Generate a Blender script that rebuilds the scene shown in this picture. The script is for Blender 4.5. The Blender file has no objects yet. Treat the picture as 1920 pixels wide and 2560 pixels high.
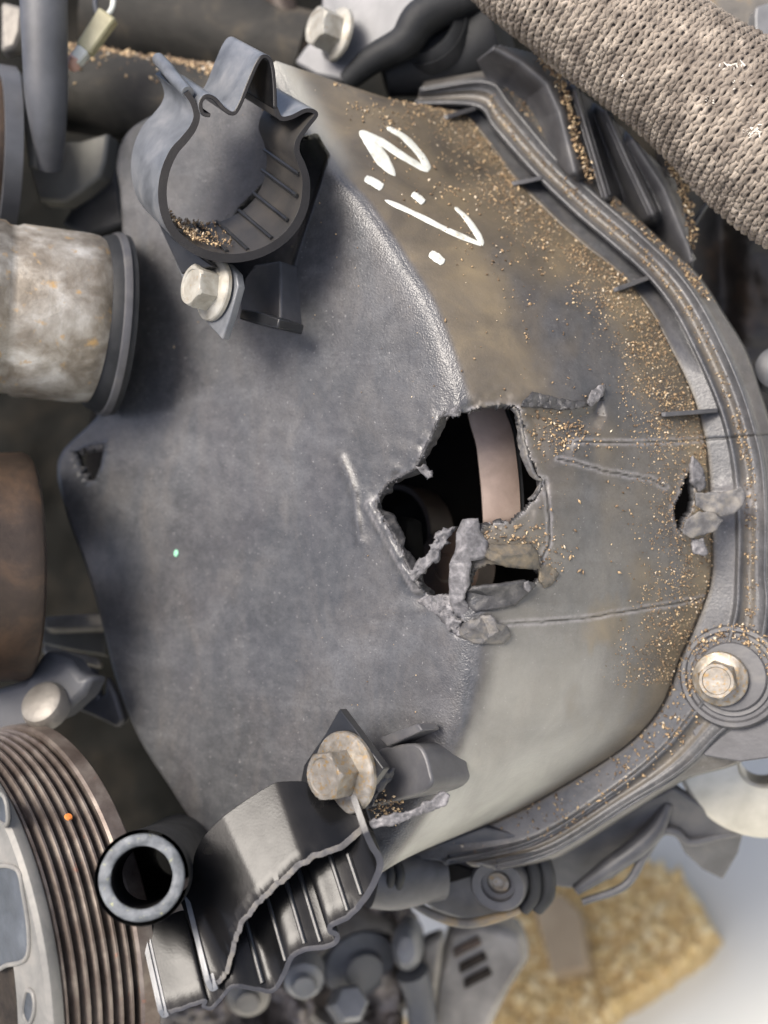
import bpy, bmesh, math, random
import numpy as np
from mathutils import Vector, Matrix
from mathutils.geometry import delaunay_2d_cdt
R = math.radians
rng = np.random.default_rng(7)
random.seed(7)
scene = bpy.context.scene
COL = scene.collection

# ------------------------------------------------------------------ camera, sky, sun, exposure
PX = 0.138e-3          # metres per reference pixel in the plane z = 0
D = 0.400              # camera height above that plane
cam_d = bpy.data.cameras.new("camera")
cam = bpy.data.objects.new("camera", cam_d)
COL.objects.link(cam)
# everything is laid out with z along the line of sight; UP is the true vertical in that layout and TURN stands the place upright
UP = Vector((-0.48, 0.62, 0.62)).normalized()
TURN = UP.rotation_difference(Vector((0, 0, 1))).to_matrix().to_4x4()
cam.matrix_world = TURN @ Matrix.Translation((0, 0, D))
cam_d.sensor_fit = 'VERTICAL'
cam_d.sensor_height = 36
cam_d.lens = 18 / (1280 * PX / D)
cam_d.clip_start = 0.01
cam_d.clip_end = 50
cam_d.dof.use_dof = True
cam_d.dof.focus_distance = D + 0.010
cam_d.dof.aperture_fstop = cam_d.lens / 8.0
scene.camera = cam

dirv = (TURN @ Vector((-0.52, 0.46, 0.72))).normalized()      # towards the sun
SUN_EL, SUN_AZ = math.degrees(math.asin(dirv.z)), math.degrees(math.atan2(dirv.x, dirv.y))
w = bpy.data.worlds.new("World")
scene.world = w
w.use_nodes = True
nt = w.node_tree
bg = nt.nodes['Background']
sky = nt.nodes.new('ShaderNodeTexSky')
sky.sky_type = 'NISHITA'
sky.sun_disc = False
sky.sun_elevation = R(SUN_EL)
sky.sun_rotation = R(SUN_AZ)
sky.dust_density = 5.0
sky.air_density = 0.7
sky.ozone_density = 0.0
nt.links.new(sky.outputs[0], bg.inputs[0])
bg.inputs[1].default_value = 0.09
sd = bpy.data.lights.new("sun", 'SUN')
so = bpy.data.objects.new("sun", sd)
COL.objects.link(so)
sd.energy = 1.45
sd.angle = R(26)
sd.color = (1.0, 0.95, 0.87)
so.rotation_euler = dirv.to_track_quat('Z', 'Y').to_euler()
so.location = (0, 0, 3)
scene.view_settings.view_transform = 'Standard'
scene.view_settings.look = 'None'
scene.view_settings.gamma = 1
scene.view_settings.exposure = 1.72
scene.cycles.use_denoising = True
scene.cycles.max_bounces = 6

# ------------------------------------------------------------------ helpers
def P(u, v, z):
    """reference pixel + height (mm) -> world point (m)"""
    u = np.asarray(u, float); v = np.asarray(v, float); z = np.asarray(z, float) * 1e-3
    k = (D - z) / D
    return np.stack(np.broadcast_arrays((u - 960) * PX * k, (1280 - v) * PX * k, z), -1)

def nrm(a):
    a = np.asarray(a, float)
    return a / np.linalg.norm(a)

NB = nrm((-0.70, 0.08, 0.70))       # the direction the engine front faces

def PP(u, v, p0, n=NB):
    """point of the plane (p0, n) seen at a reference pixel"""
    r = P(u, v, 0.0) - np.array((0, 0, D))
    c = np.array((0, 0, D))
    t = ((np.asarray(p0) - c) @ n) / (r @ n)
    return c + r * np.asarray(t)[..., None]

def cr(pts, n, closed=False):
    """Catmull-Rom resample of control points (K,d) to n rows, uniform in control parameter"""
    p = np.asarray(pts, float)
    K = len(p)
    if closed:
        q = np.concatenate([p[-1:], p, p[:2]]); t = np.linspace(0, K, n, endpoint=False)
    else:
        q = np.concatenate([2 * p[:1] - p[1:2], p, 2 * p[-1:] - p[-2:-1]]); t = np.linspace(0, K - 1, n)
    i = np.minimum(t.astype(int), (K if closed else K - 1) - 1); f = (t - i)[:, None]
    a, b, c, d = q[i], q[i + 1], q[i + 2], q[i + 3]
    return 0.5 * (2 * b + (c - a) * f + (2 * a - 5 * b + 4 * c - d) * f ** 2 + (3 * b - a - 3 * c + d) * f ** 3)

_lat = rng.random((256, 256))
def vnoise(x, y):
    xi = np.floor(x).astype(int); yi = np.floor(y).astype(int); fx = x - xi; fy = y - yi
    fx = fx * fx * (3 - 2 * fx); fy = fy * fy * (3 - 2 * fy)
    g = lambda a, b: _lat[a % 256, b % 256]
    return (g(xi, yi) * (1 - fx) + g(xi + 1, yi) * fx) * (1 - fy) + (g(xi, yi + 1) * (1 - fx) + g(xi + 1, yi + 1) * fx) * fy
def fbm(x, y, o=4):
    s = 0; a = 0.5; x = np.asarray(x, float); y = np.asarray(y, float)
    for k in range(o):
        s = s + a * (vnoise(x * 2 ** k + 17.3 * k, y * 2 ** k + 9.1 * k) - 0.5); a *= 0.5
    return s * 2

def inpoly(u, v, poly):
    poly = np.asarray(poly, float); c = np.zeros(np.shape(u), bool); j = len(poly) - 1
    for i in range(len(poly)):
        xi, yi = poly[i]; xj, yj = poly[j]
        c ^= ((yi > v) != (yj > v)) & (u < (xj - xi) * (v - yi) / (yj - yi + 1e-12) + xi)
        j = i
    return c
def polydist(u, v, poly, closed=True):
    poly = np.asarray(poly, float); n = len(poly)
    best = np.full(np.shape(u), 1e9); bx = np.zeros(np.shape(u)); by = np.zeros(np.shape(u))
    for i in range(n if closed else n - 1):
        a = poly[i]; b = poly[(i + 1) % n]; d = b - a; L = d @ d + 1e-12
        t = np.clip(((u - a[0]) * d[0] + (v - a[1]) * d[1]) / L, 0, 1)
        x = a[0] + t * d[0]; y = a[1] + t * d[1]; q = np.hypot(u - x, v - y)
        m = q < best; best = np.where(m, q, best); bx = np.where(m, x, bx); by = np.where(m, y, by)
    return best, bx, by
def jag(poly, step=6, amp=3.0, seed=0, closed=True):
    poly = np.asarray(poly, float); out = []; n = len(poly)
    for i in range(n if closed else n - 1):
        a = poly[i]; b = poly[(i + 1) % n]; L = np.hypot(*(b - a)); k = max(1, int(L / step)); nr = np.array((-(b - a)[1], (b - a)[0])) / (L + 1e-9)
        for j in range(k):
            q = a + (b - a) * j / k
            out.append(q + nr * amp * (2 * fbm(q[0] / 14 + seed * 7.7, q[1] / 14 + seed * 3.1, 3)) + nr * amp * 0.3 * random.uniform(-1, 1))
    return np.array(out)

def thing(name, label, cat, at=(0, 0, 0), group=None):
    o = bpy.data.objects.new(name, None)
    COL.objects.link(o)
    o.empty_display_size = 0.01
    o.location = Vector(at)
    o['label'] = label; o['category'] = cat
    if group: o['group'] = group
    return o
def tag(o, label, cat=None, group=None, kind=None):
    o['label'] = label
    if cat: o['category'] = cat
    if group: o['group'] = group
    if kind: o['kind'] = kind
    return o
def wpos(o):
    p = Vector((0, 0, 0))
    while o is not None:
        p = p + o.location; o = o.parent
    return p

def mesh(name, verts, faces, mat, parent=None, smooth=35, bevel=None, solid=None, attrs=None, sub=0, local=False, offs=-1):
    verts = np.asarray(verts, float)
    if parent is not None and not local:
        verts = verts - np.array(wpos(parent))
    org = np.zeros(3)
    if parent is None and not local:
        org = verts.mean(0); verts = verts - org
    me = bpy.data.meshes.new(name)
    if isinstance(faces, np.ndarray):
        k = faces.shape[1]; nf = len(faces)
        me.vertices.add(len(verts)); me.vertices.foreach_set('co', verts.astype(np.float32).ravel())
        me.loops.add(nf * k); me.loops.foreach_set('vertex_index', faces.astype(np.int32).ravel())
        me.polygons.add(nf); me.polygons.foreach_set('loop_start', np.arange(0, nf * k, k, dtype=np.int32))
        me.update(calc_edges=True)
    else:
        me.from_pydata([tuple(v) for v in verts], [], [tuple(int(i) for i in f) for f in faces])
        me.update()
    if attrs:
        for an, av in attrs.items():
            a = me.attributes.new(an, 'FLOAT', 'POINT'); a.data.foreach_set('value', np.asarray(av, np.float32))
    o = bpy.data.objects.new(name, me)
    COL.objects.link(o)
    o.location = Vector(org)
    if parent is not None: o.parent = parent
    me.materials.append(mat)
    if smooth:
        me.polygons.foreach_set('use_smooth', [True] * len(me.polygons))
        if smooth < 180: me.set_sharp_from_angle(angle=R(smooth))
    if solid:
        m = o.modifiers.new('thickness', 'SOLIDIFY'); m.thickness = solid * 1e-3; m.offset = offs; m.use_even_offset = False
    if bevel:
        m = o.modifiers.new('edge', 'BEVEL'); m.width = bevel * 1e-3; m.segments = 2; m.limit_method = 'ANGLE'; m.angle_limit = R(35); m.harden_normals = False
    if sub:
        m = o.modifiers.new('sub', 'SUBSURF'); m.levels = sub; m.render_levels = sub
    return o

def gridfaces(nr, nc, closed_r=False, closed_c=False):
    r = np.arange(nr if closed_r else nr - 1); c = np.arange(nc if closed_c else nc - 1)
    rr, cc = np.meshgrid(r, c, indexing='ij'); r1 = (rr + 1) % nr; c1 = (cc + 1) % nc
    return np.stack([rr * nc + cc, rr * nc + c1, r1 * nc + c1, r1 * nc + cc], -1).reshape(-1, 4)

def frame(n):
    n = nrm(n); a = np.array((0, 1, 0)) if abs(n[1]) < 0.9 else np.array((1, 0, 0))
    x = nrm(np.cross(a, n)); y = np.cross(n, x)
    return x, y, n

def lathe_vf(c, n, prof, seg=64, a0=0, a1=2 * math.pi):
    """prof: (radius mm, height mm along n)"""
    x, y, n = frame(n); c = np.asarray(c, float)
    full = abs(a1 - a0 - 2 * math.pi) < 1e-6
    th = np.linspace(a0, a1, seg, endpoint=not full)
    rad = np.cos(th)[:, None] * x + np.sin(th)[:, None] * y
    pr = np.asarray(prof, float) * 1e-3
    V = c + rad[:, None, :] * pr[None, :, 0, None] + n * pr[None, :, 1, None]
    return V.reshape(-1, 3), gridfaces(len(th), len(pr), closed_r=full)
def lathe(name, c, n, prof, mat, parent=None, seg=64, smooth=35, **k):
    V, F = lathe_vf(c, n, prof, seg)
    return mesh(name, V, F, mat, parent, smooth=smooth, **k)

def tube_vf(path, rad, sides=10, cap=True):
    path = np.asarray(path, float); n = len(path); rad = np.broadcast_to(np.asarray(rad, float) * 1e-3, n)
    t = np.gradient(path, axis=0); t /= np.linalg.norm(t, axis=1)[:, None] + 1e-15
    up = np.array((0.13, 0.31, 0.94)); V = []
    x = nrm(np.cross(up, t[0]))
    th = np.linspace(0, 2 * math.pi, sides, endpoint=False)
    for i in range(n):
        x = nrm(x - t[i] * (x @ t[i])); y = np.cross(t[i], x)
        V.append(path[i] + rad[i] * (np.cos(th)[:, None] * x + np.sin(th)[:, None] * y))
    V = np.concatenate(V); F = [tuple(f) for f in gridfaces(n, sides, closed_c=True)]
    if cap:
        F.append(tuple(range(sides))[::-1]); F.append(tuple(range((n - 1) * sides, n * sides)))
    return V, F
def tube(name, pts, rad, mat, parent=None, sides=20, n=None, **k):
    """pts: (u, v, z) list"""
    pts = np.asarray(pts, float); n = n or len(pts) * 8
    uvz = cr(pts, n)
    rr = np.interp(np.linspace(0, 1, n), np.linspace(0, 1, np.size(rad)), np.atleast_1d(rad)) if np.size(rad) > 1 else rad
    V, F = tube_vf(P(uvz[:, 0], uvz[:, 1], uvz[:, 2]), rr, sides)
    return mesh(name, V, F, mat, parent, smooth=50, **k)

def plate_pts(name, pts, vec, mat, parent=None, bevel=0.5, smooth=35, **k):
    """polygon (N,3) extruded by vec (m)"""
    pts = np.asarray(pts, float); n = len(pts); V = np.concatenate([pts, pts + np.asarray(vec)])
    F = [tuple(range(n)), tuple(range(2 * n - 1, n - 1, -1))] + [(i, n + i, n + (i + 1) % n, (i + 1) % n) for i in range(n)]
    o = mesh(name, V, F, mat, parent, smooth=smooth, bevel=bevel, **k)
    bm = bmesh.new(); bm.from_mesh(o.data); bmesh.ops.recalc_face_normals(bm, faces=bm.faces); bm.to_mesh(o.data); bm.free()
    return o
def plate(name, uv, p0, th, mat, parent=None, n=NB, bevel=0.5, rnd=0, **k):
    uv = np.asarray(uv, float)
    if rnd: uv = cr(uv, len(uv) * rnd, closed=True)
    return plate_pts(name, PP(uv[:, 0], uv[:, 1], p0, n), -np.asarray(n) * th * 1e-3, mat, parent, bevel, **k)

def ribbon(name, prof, z, E, th, mat, parent=None, sub=6, m=5, bevel=0.25, jagf=0, closed=False, seed=0, zs=None, edge=None, inner=None, es=None, Es=None):
    """prof (u,v) front profile at height z, swept by vector E (m), wall th (mm, scalar or list)"""
    prof = np.asarray(prof, float); n = len(prof) * sub
    q = cr(prof, n, closed)
    t = np.gradient(q, axis=0)
    if closed: t = (np.roll(q, -1, 0) - np.roll(q, 1, 0))
    t /= np.linalg.norm(t, axis=1)[:, None] + 1e-9
    nr = np.stack([-t[:, 1], t[:, 0]], -1)
    tt = np.interp(np.linspace(0, 1, n), np.linspace(0, 1, np.size(th)), np.atleast_1d(th)) if np.size(th) > 1 else np.full(n, th)
    h = (tt * 1e-3 / PX / 2)[:, None]
    zz = np.full(n, z) if zs is None else np.interp(np.linspace(0, 1, n), np.linspace(0, 1, len(zs)), zs)
    o = q + nr * h; i = q - nr * h
    fo = P(o[:, 0], o[:, 1], zz); fi = P(i[:, 0], i[:, 1], zz)
    j = np.zeros(n)
    if jagf: j = jagf * np.abs(fbm(q[:, 0] / 34 + seed, q[:, 1] / 34, 4)) + jagf * 0.12 * np.abs(fbm(q[:, 0] / 4, q[:, 1] / 4 + seed, 2))
    E = np.asarray(E)
    if es is not None: E = E * np.interp(np.linspace(0, 1, n), np.linspace(0, 1, len(es)), es)[:, None]
    if Es is not None:
        Es = np.array([Evec(e[:2], z, e[2:4], e[4]) for e in Es]); E = np.stack([np.interp(np.linspace(0, 1, n), np.linspace(0, 1, len(Es)), Es[:, k]) for k in range(3)], -1)
    rings = []
    for a in np.linspace(0, 1, m):
        s = (j + a * (1 - j))[:, None]
        rings.append(fo + E * s)
    for a in np.linspace(1, 0, m):
        s = (j + a * (1 - j))[:, None]
        rings.append(fi + E * s)
    V = np.stack(rings, 1).reshape(-1, 3)
    F = [tuple(f) for f in gridfaces(n, 2 * m, closed_r=closed, closed_c=True)]
    if not closed:
        F.append(tuple(range(2 * m))[::-1]); F.append(tuple(range((n - 1) * 2 * m, n * 2 * m)))
    ob = mesh(name, V, F, mat, parent, smooth=38, bevel=bevel)
    if edge or inner:
        ob.data.materials.append(edge or mat); ob.data.materials.append(inner or mat)
        k2 = 2 * m
        mi = np.array([(1 if i % k2 == k2 - 1 else 2 if i % k2 >= m else 0) if i < len(F) - (0 if closed else 2) else 1 for i in range(len(F))], np.int32)
        ob.data.polygons.foreach_set('material_index', mi)
    bm = bmesh.new(); bm.from_mesh(ob.data); bmesh.ops.recalc_face_normals(bm, faces=bm.faces); bm.to_mesh(ob.data); bm.free()
    ob.data.set_sharp_from_angle(angle=R(38))
    return ob

def shard(name, poly, zfun, th, mat, parent=None, step=6, jg=3.0, seed=0, attrs=None, smooth=24):
    """torn sheet: jagged outline (u,v), meshed inside, height zfun(u,v)"""
    pj = jag(poly, step, jg, seed)
    x0, y0 = pj.min(0); x1, y1 = pj.max(0)
    gx, gy = np.meshgrid(np.arange(x0, x1, step), np.arange(y0, y1, step)); gx = gx.ravel() + rng.uniform(-1.5, 1.5, gx.size); gy = gy.ravel() + rng.uniform(-1.5, 1.5, gy.size)
    dd, _, _ = polydist(gx, gy, pj); m = inpoly(gx, gy, pj) & (dd > step * 0.5)
    pts = np.concatenate([pj, np.stack([gx[m], gy[m]], -1)])
    n = len(pj)
    vo, eo, fo, *_ = delaunay_2d_cdt([Vector(p) for p in pts], [], [list(range(n))], 1, 1e-4)
    vo = np.array([tuple(v) for v in vo])
    V = P(vo[:, 0], vo[:, 1], zfun(vo[:, 0], vo[:, 1]))
    V = V[:, :3]
    F = [tuple(f) for f in fo]
    # face toward camera
    F2 = []
    for f in F:
        a, b, c = vo[f[0]], vo[f[1]], vo[f[2]]
        cz = (b[0] - a[0]) * (c[1] - a[1]) - (b[1] - a[1]) * (c[0] - a[0])
        F2.append(f if cz < 0 else f[::-1])
    A = {k: g(vo[:, 0], vo[:, 1]) for k, g in attrs.items()} if attrs else None
    return mesh(name, V, F2, mat, parent, smooth=smooth, solid=th, attrs=A)

# ------------------------------------------------------------------ materials
def nod(t, typ, **kw):
    n = t.nodes.new(typ)
    for k, v in kw.items(): setattr(n, k, v)
    return n
class M:
    def __init__(s, name):
        s.m = bpy.data.materials.new(name); s.m.use_nodes = True; s.t = s.m.node_tree
        s.b = s.t.nodes['Principled BSDF']; s.co = nod(s.t, 'ShaderNodeTexCoord').outputs['Object']
    def L(s, a, b): s.t.links.new(a, b)
    def noise(s, scale, detail=4, rough=0.55, dist=0.0, stretch=None, coord=None):
        n = nod(s.t, 'ShaderNodeTexNoise'); n.inputs['Scale'].default_value = scale; n.inputs['Detail'].default_value = detail
        n.inputs['Roughness'].default_value = rough; n.inputs['Distortion'].default_value = dist
        c = coord or s.co
        if stretch:
            mp = nod(s.t, 'ShaderNodeMapping'); mp.inputs['Scale'].default_value = stretch[0]; mp.inputs['Rotation'].default_value = stretch[1]; s.L(c, mp.inputs['Vector']); c = mp.outputs[0]
        s.L(c, n.inputs['Vector']); return n.outputs['Fac']
    def ramp(s, x, stops):
        r = nod(s.t, 'ShaderNodeValToRGB'); e = r.color_ramp.elements
        while len(e) < len(stops): e.new(0.5)
        for k, (p, c) in enumerate(stops):
            e[k].position = p
            c = c if isinstance(c, (tuple, list)) else (c, c, c)
            e[k].color = (c[0], c[1], c[2], 1)
        s.L(x, r.inputs[0]); return r.outputs[0]
    def mix(s, f, a, b, mode='MIX'):
        n = nod(s.t, 'ShaderNodeMix', data_type='RGBA', blend_type=mode)
        for sock, v in ((n.inputs[0], f), (n.inputs[6], a), (n.inputs[7], b)):
            if hasattr(v, 'is_output'): s.L(v, sock)
            elif isinstance(v, (int, float)): sock.default_value = v
            else: sock.default_value = (*v, 1)
        return n.outputs[2]
    def math(s, op, a, b=0.0, clamp=False):
        n = nod(s.t, 'ShaderNodeMath', operation=op, use_clamp=clamp)
        for sock, v in ((n.inputs[0], a), (n.inputs[1], b)):
            if hasattr(v, 'is_output'): s.L(v, sock)
            else: sock.default_value = v
        return n.outputs[0]
    def attr(s, name): return nod(s.t, 'ShaderNodeAttribute', attribute_name=name).outputs['Fac']
    def out(s, col=None, rough=0.5, metal=0.0, bump=None, spec=0.5, coat=0):
        for sock, v in (('Base Color', col), ('Roughness', rough), ('Metallic', metal), ('Specular IOR Level', spec)):
            if v is None: continue
            if hasattr(v, 'is_output'): s.L(v, s.b.inputs[sock])
            elif sock == 'Base Color': s.b.inputs[sock].default_value = (*v, 1)
            else: s.b.inputs[sock].default_value = v
        if bump:
            prev = None
            for h, st, dist in bump:
                b = nod(s.t, 'ShaderNodeBump'); b.inputs['Distance'].default_value = dist * 1e-3
                s.L(h, b.inputs['Height'])
                if hasattr(st, 'is_output'): s.L(st, b.inputs['Strength'])
                else: b.inputs['Strength'].default_value = st
                if prev: s.L(prev, b.inputs['Normal'])
                prev = b.outputs[0]
            s.L(prev, s.b.inputs['Normal'])
        if coat: s.b.inputs['Coat Weight'].default_value = coat
        return s.m

def simple(name, stops, scale=80, detail=5, rough=(0.4, 0.6), metal=0.0, bump=0.3, bscale=600, bdist=0.3, dist=0.3, spec=0.5, stretch=None, dirt=None):
    q = M(name); n = q.noise(scale, detail, 0.6, dist, stretch); c = q.ramp(n, stops)
    if dirt:
        c = q.mix(q.ramp(q.noise(scale * 3.1, 5), [(dirt[1], 0), (min(1, dirt[1] + 0.15), 1)]), c, dirt[0])
    r = q.math('ADD', q.math('MULTIPLY', q.noise(scale * 2.3, 3), rough[1] - rough[0]), rough[0])
    return q.out(c, r, metal, [(q.noise(bscale, 4), bump, bdist)], spec)

def shell_mat():
    q = M('cover_plastic')
    big = q.noise(22, 5, 0.6, 0.5); smear = q.noise(30, 4, 0.6, 0.8, stretch=((2.2, 0.8, 1.0), (0, 0, 0.5)))
    fine = q.noise(900, 3, 0.6); spk = q.noise(800, 2, 0.5)
    c = q.ramp(big, [(0.28, (0.033, 0.035, 0.038)), (0.52, (0.050, 0.052, 0.056)), (0.76, (0.076, 0.077, 0.081))])
    c = q.mix(q.ramp(smear, [(0.44, 0), (0.72, 0.65)]), c, (0.096, 0.089, 0.083))
    c = q.mix(q.ramp(q.noise(17, 6, 0.6, 1.0, stretch=((2.4, 0.8, 1.0), (0, 0, 0.75))), [(0.50, 0), (0.66, 0.5)]), c, (0.042, 0.041, 0.046))
    c = q.mix(q.ramp(q.noise(24, 6, 0.6, 1.2, stretch=((0.8, 2.2, 1.0), (0, 0, 0.4))), [(0.5, 0), (0.72, 0.4)]), c, (0.125, 0.128, 0.134))
    c = q.mix(q.ramp(q.noise(1100, 2, 0.6), [(0.35, 0.45), (0.55, 0)]), c, (0.028, 0.029, 0.032))
    c = q.mix(q.ramp(q.noise(46, 5, 0.65, 1.2), [(0.54, 0), (0.62, 0.4)]), c, (0.030, 0.031, 0.034))
    c = q.mix(q.ramp(q.noise(260, 3, 0.6), [(0.4, 0), (0.7, 0.22)]), c, (0.13, 0.13, 0.133))
    c = q.mix(q.math('MULTIPLY', q.ramp(spk, [(0.68, 0), (0.76, 1)]), 0.4), c, (0.30, 0.29, 0.285))
    # brown sawdust film, painted-in pale rim reflections, torn pale plastic, crack lines
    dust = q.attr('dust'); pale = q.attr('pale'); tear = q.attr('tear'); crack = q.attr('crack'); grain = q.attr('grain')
    dn = q.ramp(q.noise(70, 6, 0.65, 0.4), [(0.25, 0.72), (0.7, 1.0)])
    df = q.math('MULTIPLY', dust, dn, True)
    dcol = q.ramp(q.noise(38, 4, 0.6, 0.6), [(0.3, (0.060, 0.049, 0.034)), (0.55, (0.118, 0.094, 0.060)), (0.8, (0.195, 0.152, 0.088))])
    c = q.mix(df, c, dcol)
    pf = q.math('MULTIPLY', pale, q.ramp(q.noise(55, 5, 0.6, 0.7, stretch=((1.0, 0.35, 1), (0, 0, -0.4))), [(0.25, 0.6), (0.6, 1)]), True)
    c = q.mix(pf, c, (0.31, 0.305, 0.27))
    c = q.mix(q.math('MULTIPLY', tear, q.ramp(q.noise(500, 4, 0.7), [(0.3, 0.15), (0.65, 1)]), True), c, (0.27, 0.26, 0.265))
    c = q.mix(crack, c, (0.012, 0.011, 0.01))
    r = q.math('ADD', q.math('MULTIPLY', q.noise(60, 4), 0.22), 0.24)
    r = q.math('ADD', r, q.math('MULTIPLY', df, 0.18), True)
    vor = nod(q.t, 'ShaderNodeTexVoronoi'); vor.inputs['Scale'].default_value = 1700; vor.feature = 'SMOOTH_F1'; q.L(q.co, vor.inputs['Vector'])
    return q.out(c, r, 0, [(vor.outputs['Distance'], q.math('MULTIPLY', grain, 0.5), 0.28), (fine, 0.5, 0.24), (q.noise(170, 4), 0.10, 0.6)], 0.5)
M_shell = shell_mat()

M_clip = simple('clip_plastic', [(0.3, (0.009, 0.0095, 0.011)), (0.6, (0.018, 0.019, 0.021)), (0.8, (0.045, 0.042, 0.04))], 60, 5, (0.22, 0.40), 0, 0.25, 1200, 0.2, spec=0.4)
M_clip_dust_sheen = simple('dusty_sheen_clip_plastic', [(0.3, (0.055, 0.06, 0.067)), (0.5, (0.105, 0.112, 0.122)), (0.7, (0.16, 0.163, 0.168)), (0.85, (0.19, 0.175, 0.15))], 75, 6, (0.28, 0.45), 0, 0.2, 1200, 0.2)  # clip outsides: dust plus sky sheen put into the base colour
M_clip_black = simple('gloss_black_shaded_plastic', [(0.3, (0.003, 0.0032, 0.0035)), (0.62, (0.006, 0.006, 0.0065)), (0.85, (0.03, 0.028, 0.025))], 70, 5, (0.16, 0.30), 0, 0.12, 1200, 0.2, spec=0.22)  # darker clip copy for insides and front edges; shade put into the colour
M_clip_in = simple('browned_shaded_plastic', [(0.3, (0.016, 0.0155, 0.015)), (0.6, (0.036, 0.032, 0.028)), (0.85, (0.085, 0.066, 0.044))], 55, 5, (0.34, 0.55), 0, 0.2, 1200, 0.2)  # browned inside of the ring, its shade also put into the colour
M_clip_sheen = simple('sheen_clip_plastic', [(0.3, (0.018, 0.018, 0.020)), (0.55, (0.038, 0.038, 0.042)), (0.8, (0.085, 0.08, 0.075))], 70, 5, (0.28, 0.45), 0, 0.2, 1200, 0.2)  # lighter clip copy; sheen of the lower band put into the colour
M_edge = simple('torn_plastic', [(0.25, (0.045, 0.044, 0.045)), (0.48, (0.105, 0.102, 0.106)), (0.75, (0.24, 0.232, 0.236))], 360, 6, (0.55, 0.8), 0, 0.5, 900, 0.5)
M_edge_tan = simple('dusty_torn_plastic', [(0.25, (0.035, 0.032, 0.028)), (0.48, (0.085, 0.075, 0.060)), (0.62, (0.13, 0.105, 0.07)), (0.8, (0.20, 0.175, 0.14))], 280, 6, (0.5, 0.75), 0, 0.5, 900, 0.5)
M_edge_mix = simple('crumpled_plastic', [(0.28, (0.035, 0.033, 0.032)), (0.45, (0.08, 0.078, 0.079)), (0.6, (0.13, 0.12, 0.105)), (0.8, (0.22, 0.21, 0.20))], 220, 6, (0.5, 0.75), 0, 0.5, 900, 0.5)
M_edge_dark = simple('dark_torn_plastic', [(0.3, (0.018, 0.018, 0.020)), (0.55, (0.045, 0.044, 0.045)), (0.8, (0.12, 0.115, 0.11))], 240, 6, (0.45, 0.7), 0, 0.5, 900, 0.5)
M_bolt = simple('zinc_plated_steel', [(0.3, (0.24, 0.22, 0.18)), (0.55, (0.36, 0.345, 0.30)), (0.8, (0.46, 0.45, 0.41))], 160, 6, (0.42, 0.6), 0.35, 0.2, 900, 0.15, dirt=((0.30, 0.22, 0.13), 0.62))
M_bolt_grey = simple('weathered_bolt_steel', [(0.3, (0.13, 0.115, 0.09)), (0.55, (0.24, 0.22, 0.19)), (0.8, (0.38, 0.36, 0.32))], 220, 6, (0.35, 0.55), 0.55, 0.4, 700, 0.2, dirt=((0.25, 0.165, 0.07), 0.53))
M_alu = simple('stained_cast_aluminium', [(0.27, (0.075, 0.062, 0.046)), (0.43, (0.17, 0.148, 0.118)), (0.54, (0.27, 0.25, 0.215)), (0.7, (0.47, 0.455, 0.42))], 62, 6, (0.4, 0.6), 0.35, 0.6, 260, 0.6, dirt=((0.36, 0.23, 0.09), 0.60))
M_disc = simple('bright_worn_steel', [(0.3, (0.34, 0.325, 0.28)), (0.7, (0.52, 0.50, 0.44))], 50, 5, (0.28, 0.4), 0.55, 0.2, 400, 0.3)
M_casting = simple('cast_aluminium', [(0.3, (0.11, 0.10, 0.088)), (0.55, (0.22, 0.205, 0.18)), (0.8, (0.34, 0.32, 0.29))], 40, 6, (0.4, 0.6), 0.3, 0.5, 260, 0.5)
M_pale = simple('pale_aluminium', [(0.3, (0.12, 0.123, 0.126)), (0.7, (0.22, 0.22, 0.222))], 40, 4, (0.4, 0.55), 0.3, 0.2, 400, 0.3)
M_rust = simple('rusty_steel', [(0.25, (0.018, 0.013, 0.010)), (0.5, (0.042, 0.029, 0.021)), (0.75, (0.11, 0.066, 0.038))], 45, 6, (0.45, 0.65), 0.3, 0.4, 400, 0.4)
M_rust_dark = simple('shaded_rusty_steel', [(0.25, (0.014, 0.009, 0.007)), (0.5, (0.035, 0.022, 0.016)), (0.75, (0.075, 0.046, 0.032))], 45, 6, (0.4, 0.6), 0.2, 0.4, 400, 0.4)  # darker rust copy; dimness inside the hole put into the colour
M_rib = simple('worn_pulley_steel', [(0.28, (0.065, 0.047, 0.038)), (0.5, (0.15, 0.122, 0.104)), (0.72, (0.27, 0.235, 0.20))], 70, 6, (0.35, 0.55), 0.55, 0.3, 500, 0.3, dirt=((0.30, 0.10, 0.05), 0.66))
M_groove = simple('dark_groove', [(0.3, (0.012, 0.010, 0.009)), (0.7, (0.035, 0.028, 0.022))], 120, 4, (0.7, 0.9), spec=0.15)  # pulley drum and vent slots, darker than the ridges
M_slot = simple('blue_grey_slot_shade', [(0.3, (0.03, 0.035, 0.04)), (0.6, (0.075, 0.085, 0.1)), (0.8, (0.16, 0.18, 0.2))], 50, 4, (0.4, 0.6), 0.3)  # flat plates for the rim slots; recess shade put into their colour
M_hub = simple('painted_hub', [(0.3, (0.11, 0.11, 0.105)), (0.55, (0.19, 0.185, 0.17)), (0.8, (0.28, 0.26, 0.23))], 60, 6, (0.5, 0.7), 0.25, 0.3, 400, 0.4)
M_rubber = simple('black_rubber', [(0.3, (0.008, 0.009, 0.010)), (0.7, (0.022, 0.023, 0.025))], 60, 4, (0.5, 0.7), 0, 0.3, 500, 0.3, spec=0.25)
M_greyhose = simple('grey_rubber', [(0.3, (0.04, 0.042, 0.047)), (0.7, (0.085, 0.088, 0.096))], 40, 4, (0.42, 0.6), 0, 0.2, 500, 0.3)
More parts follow.
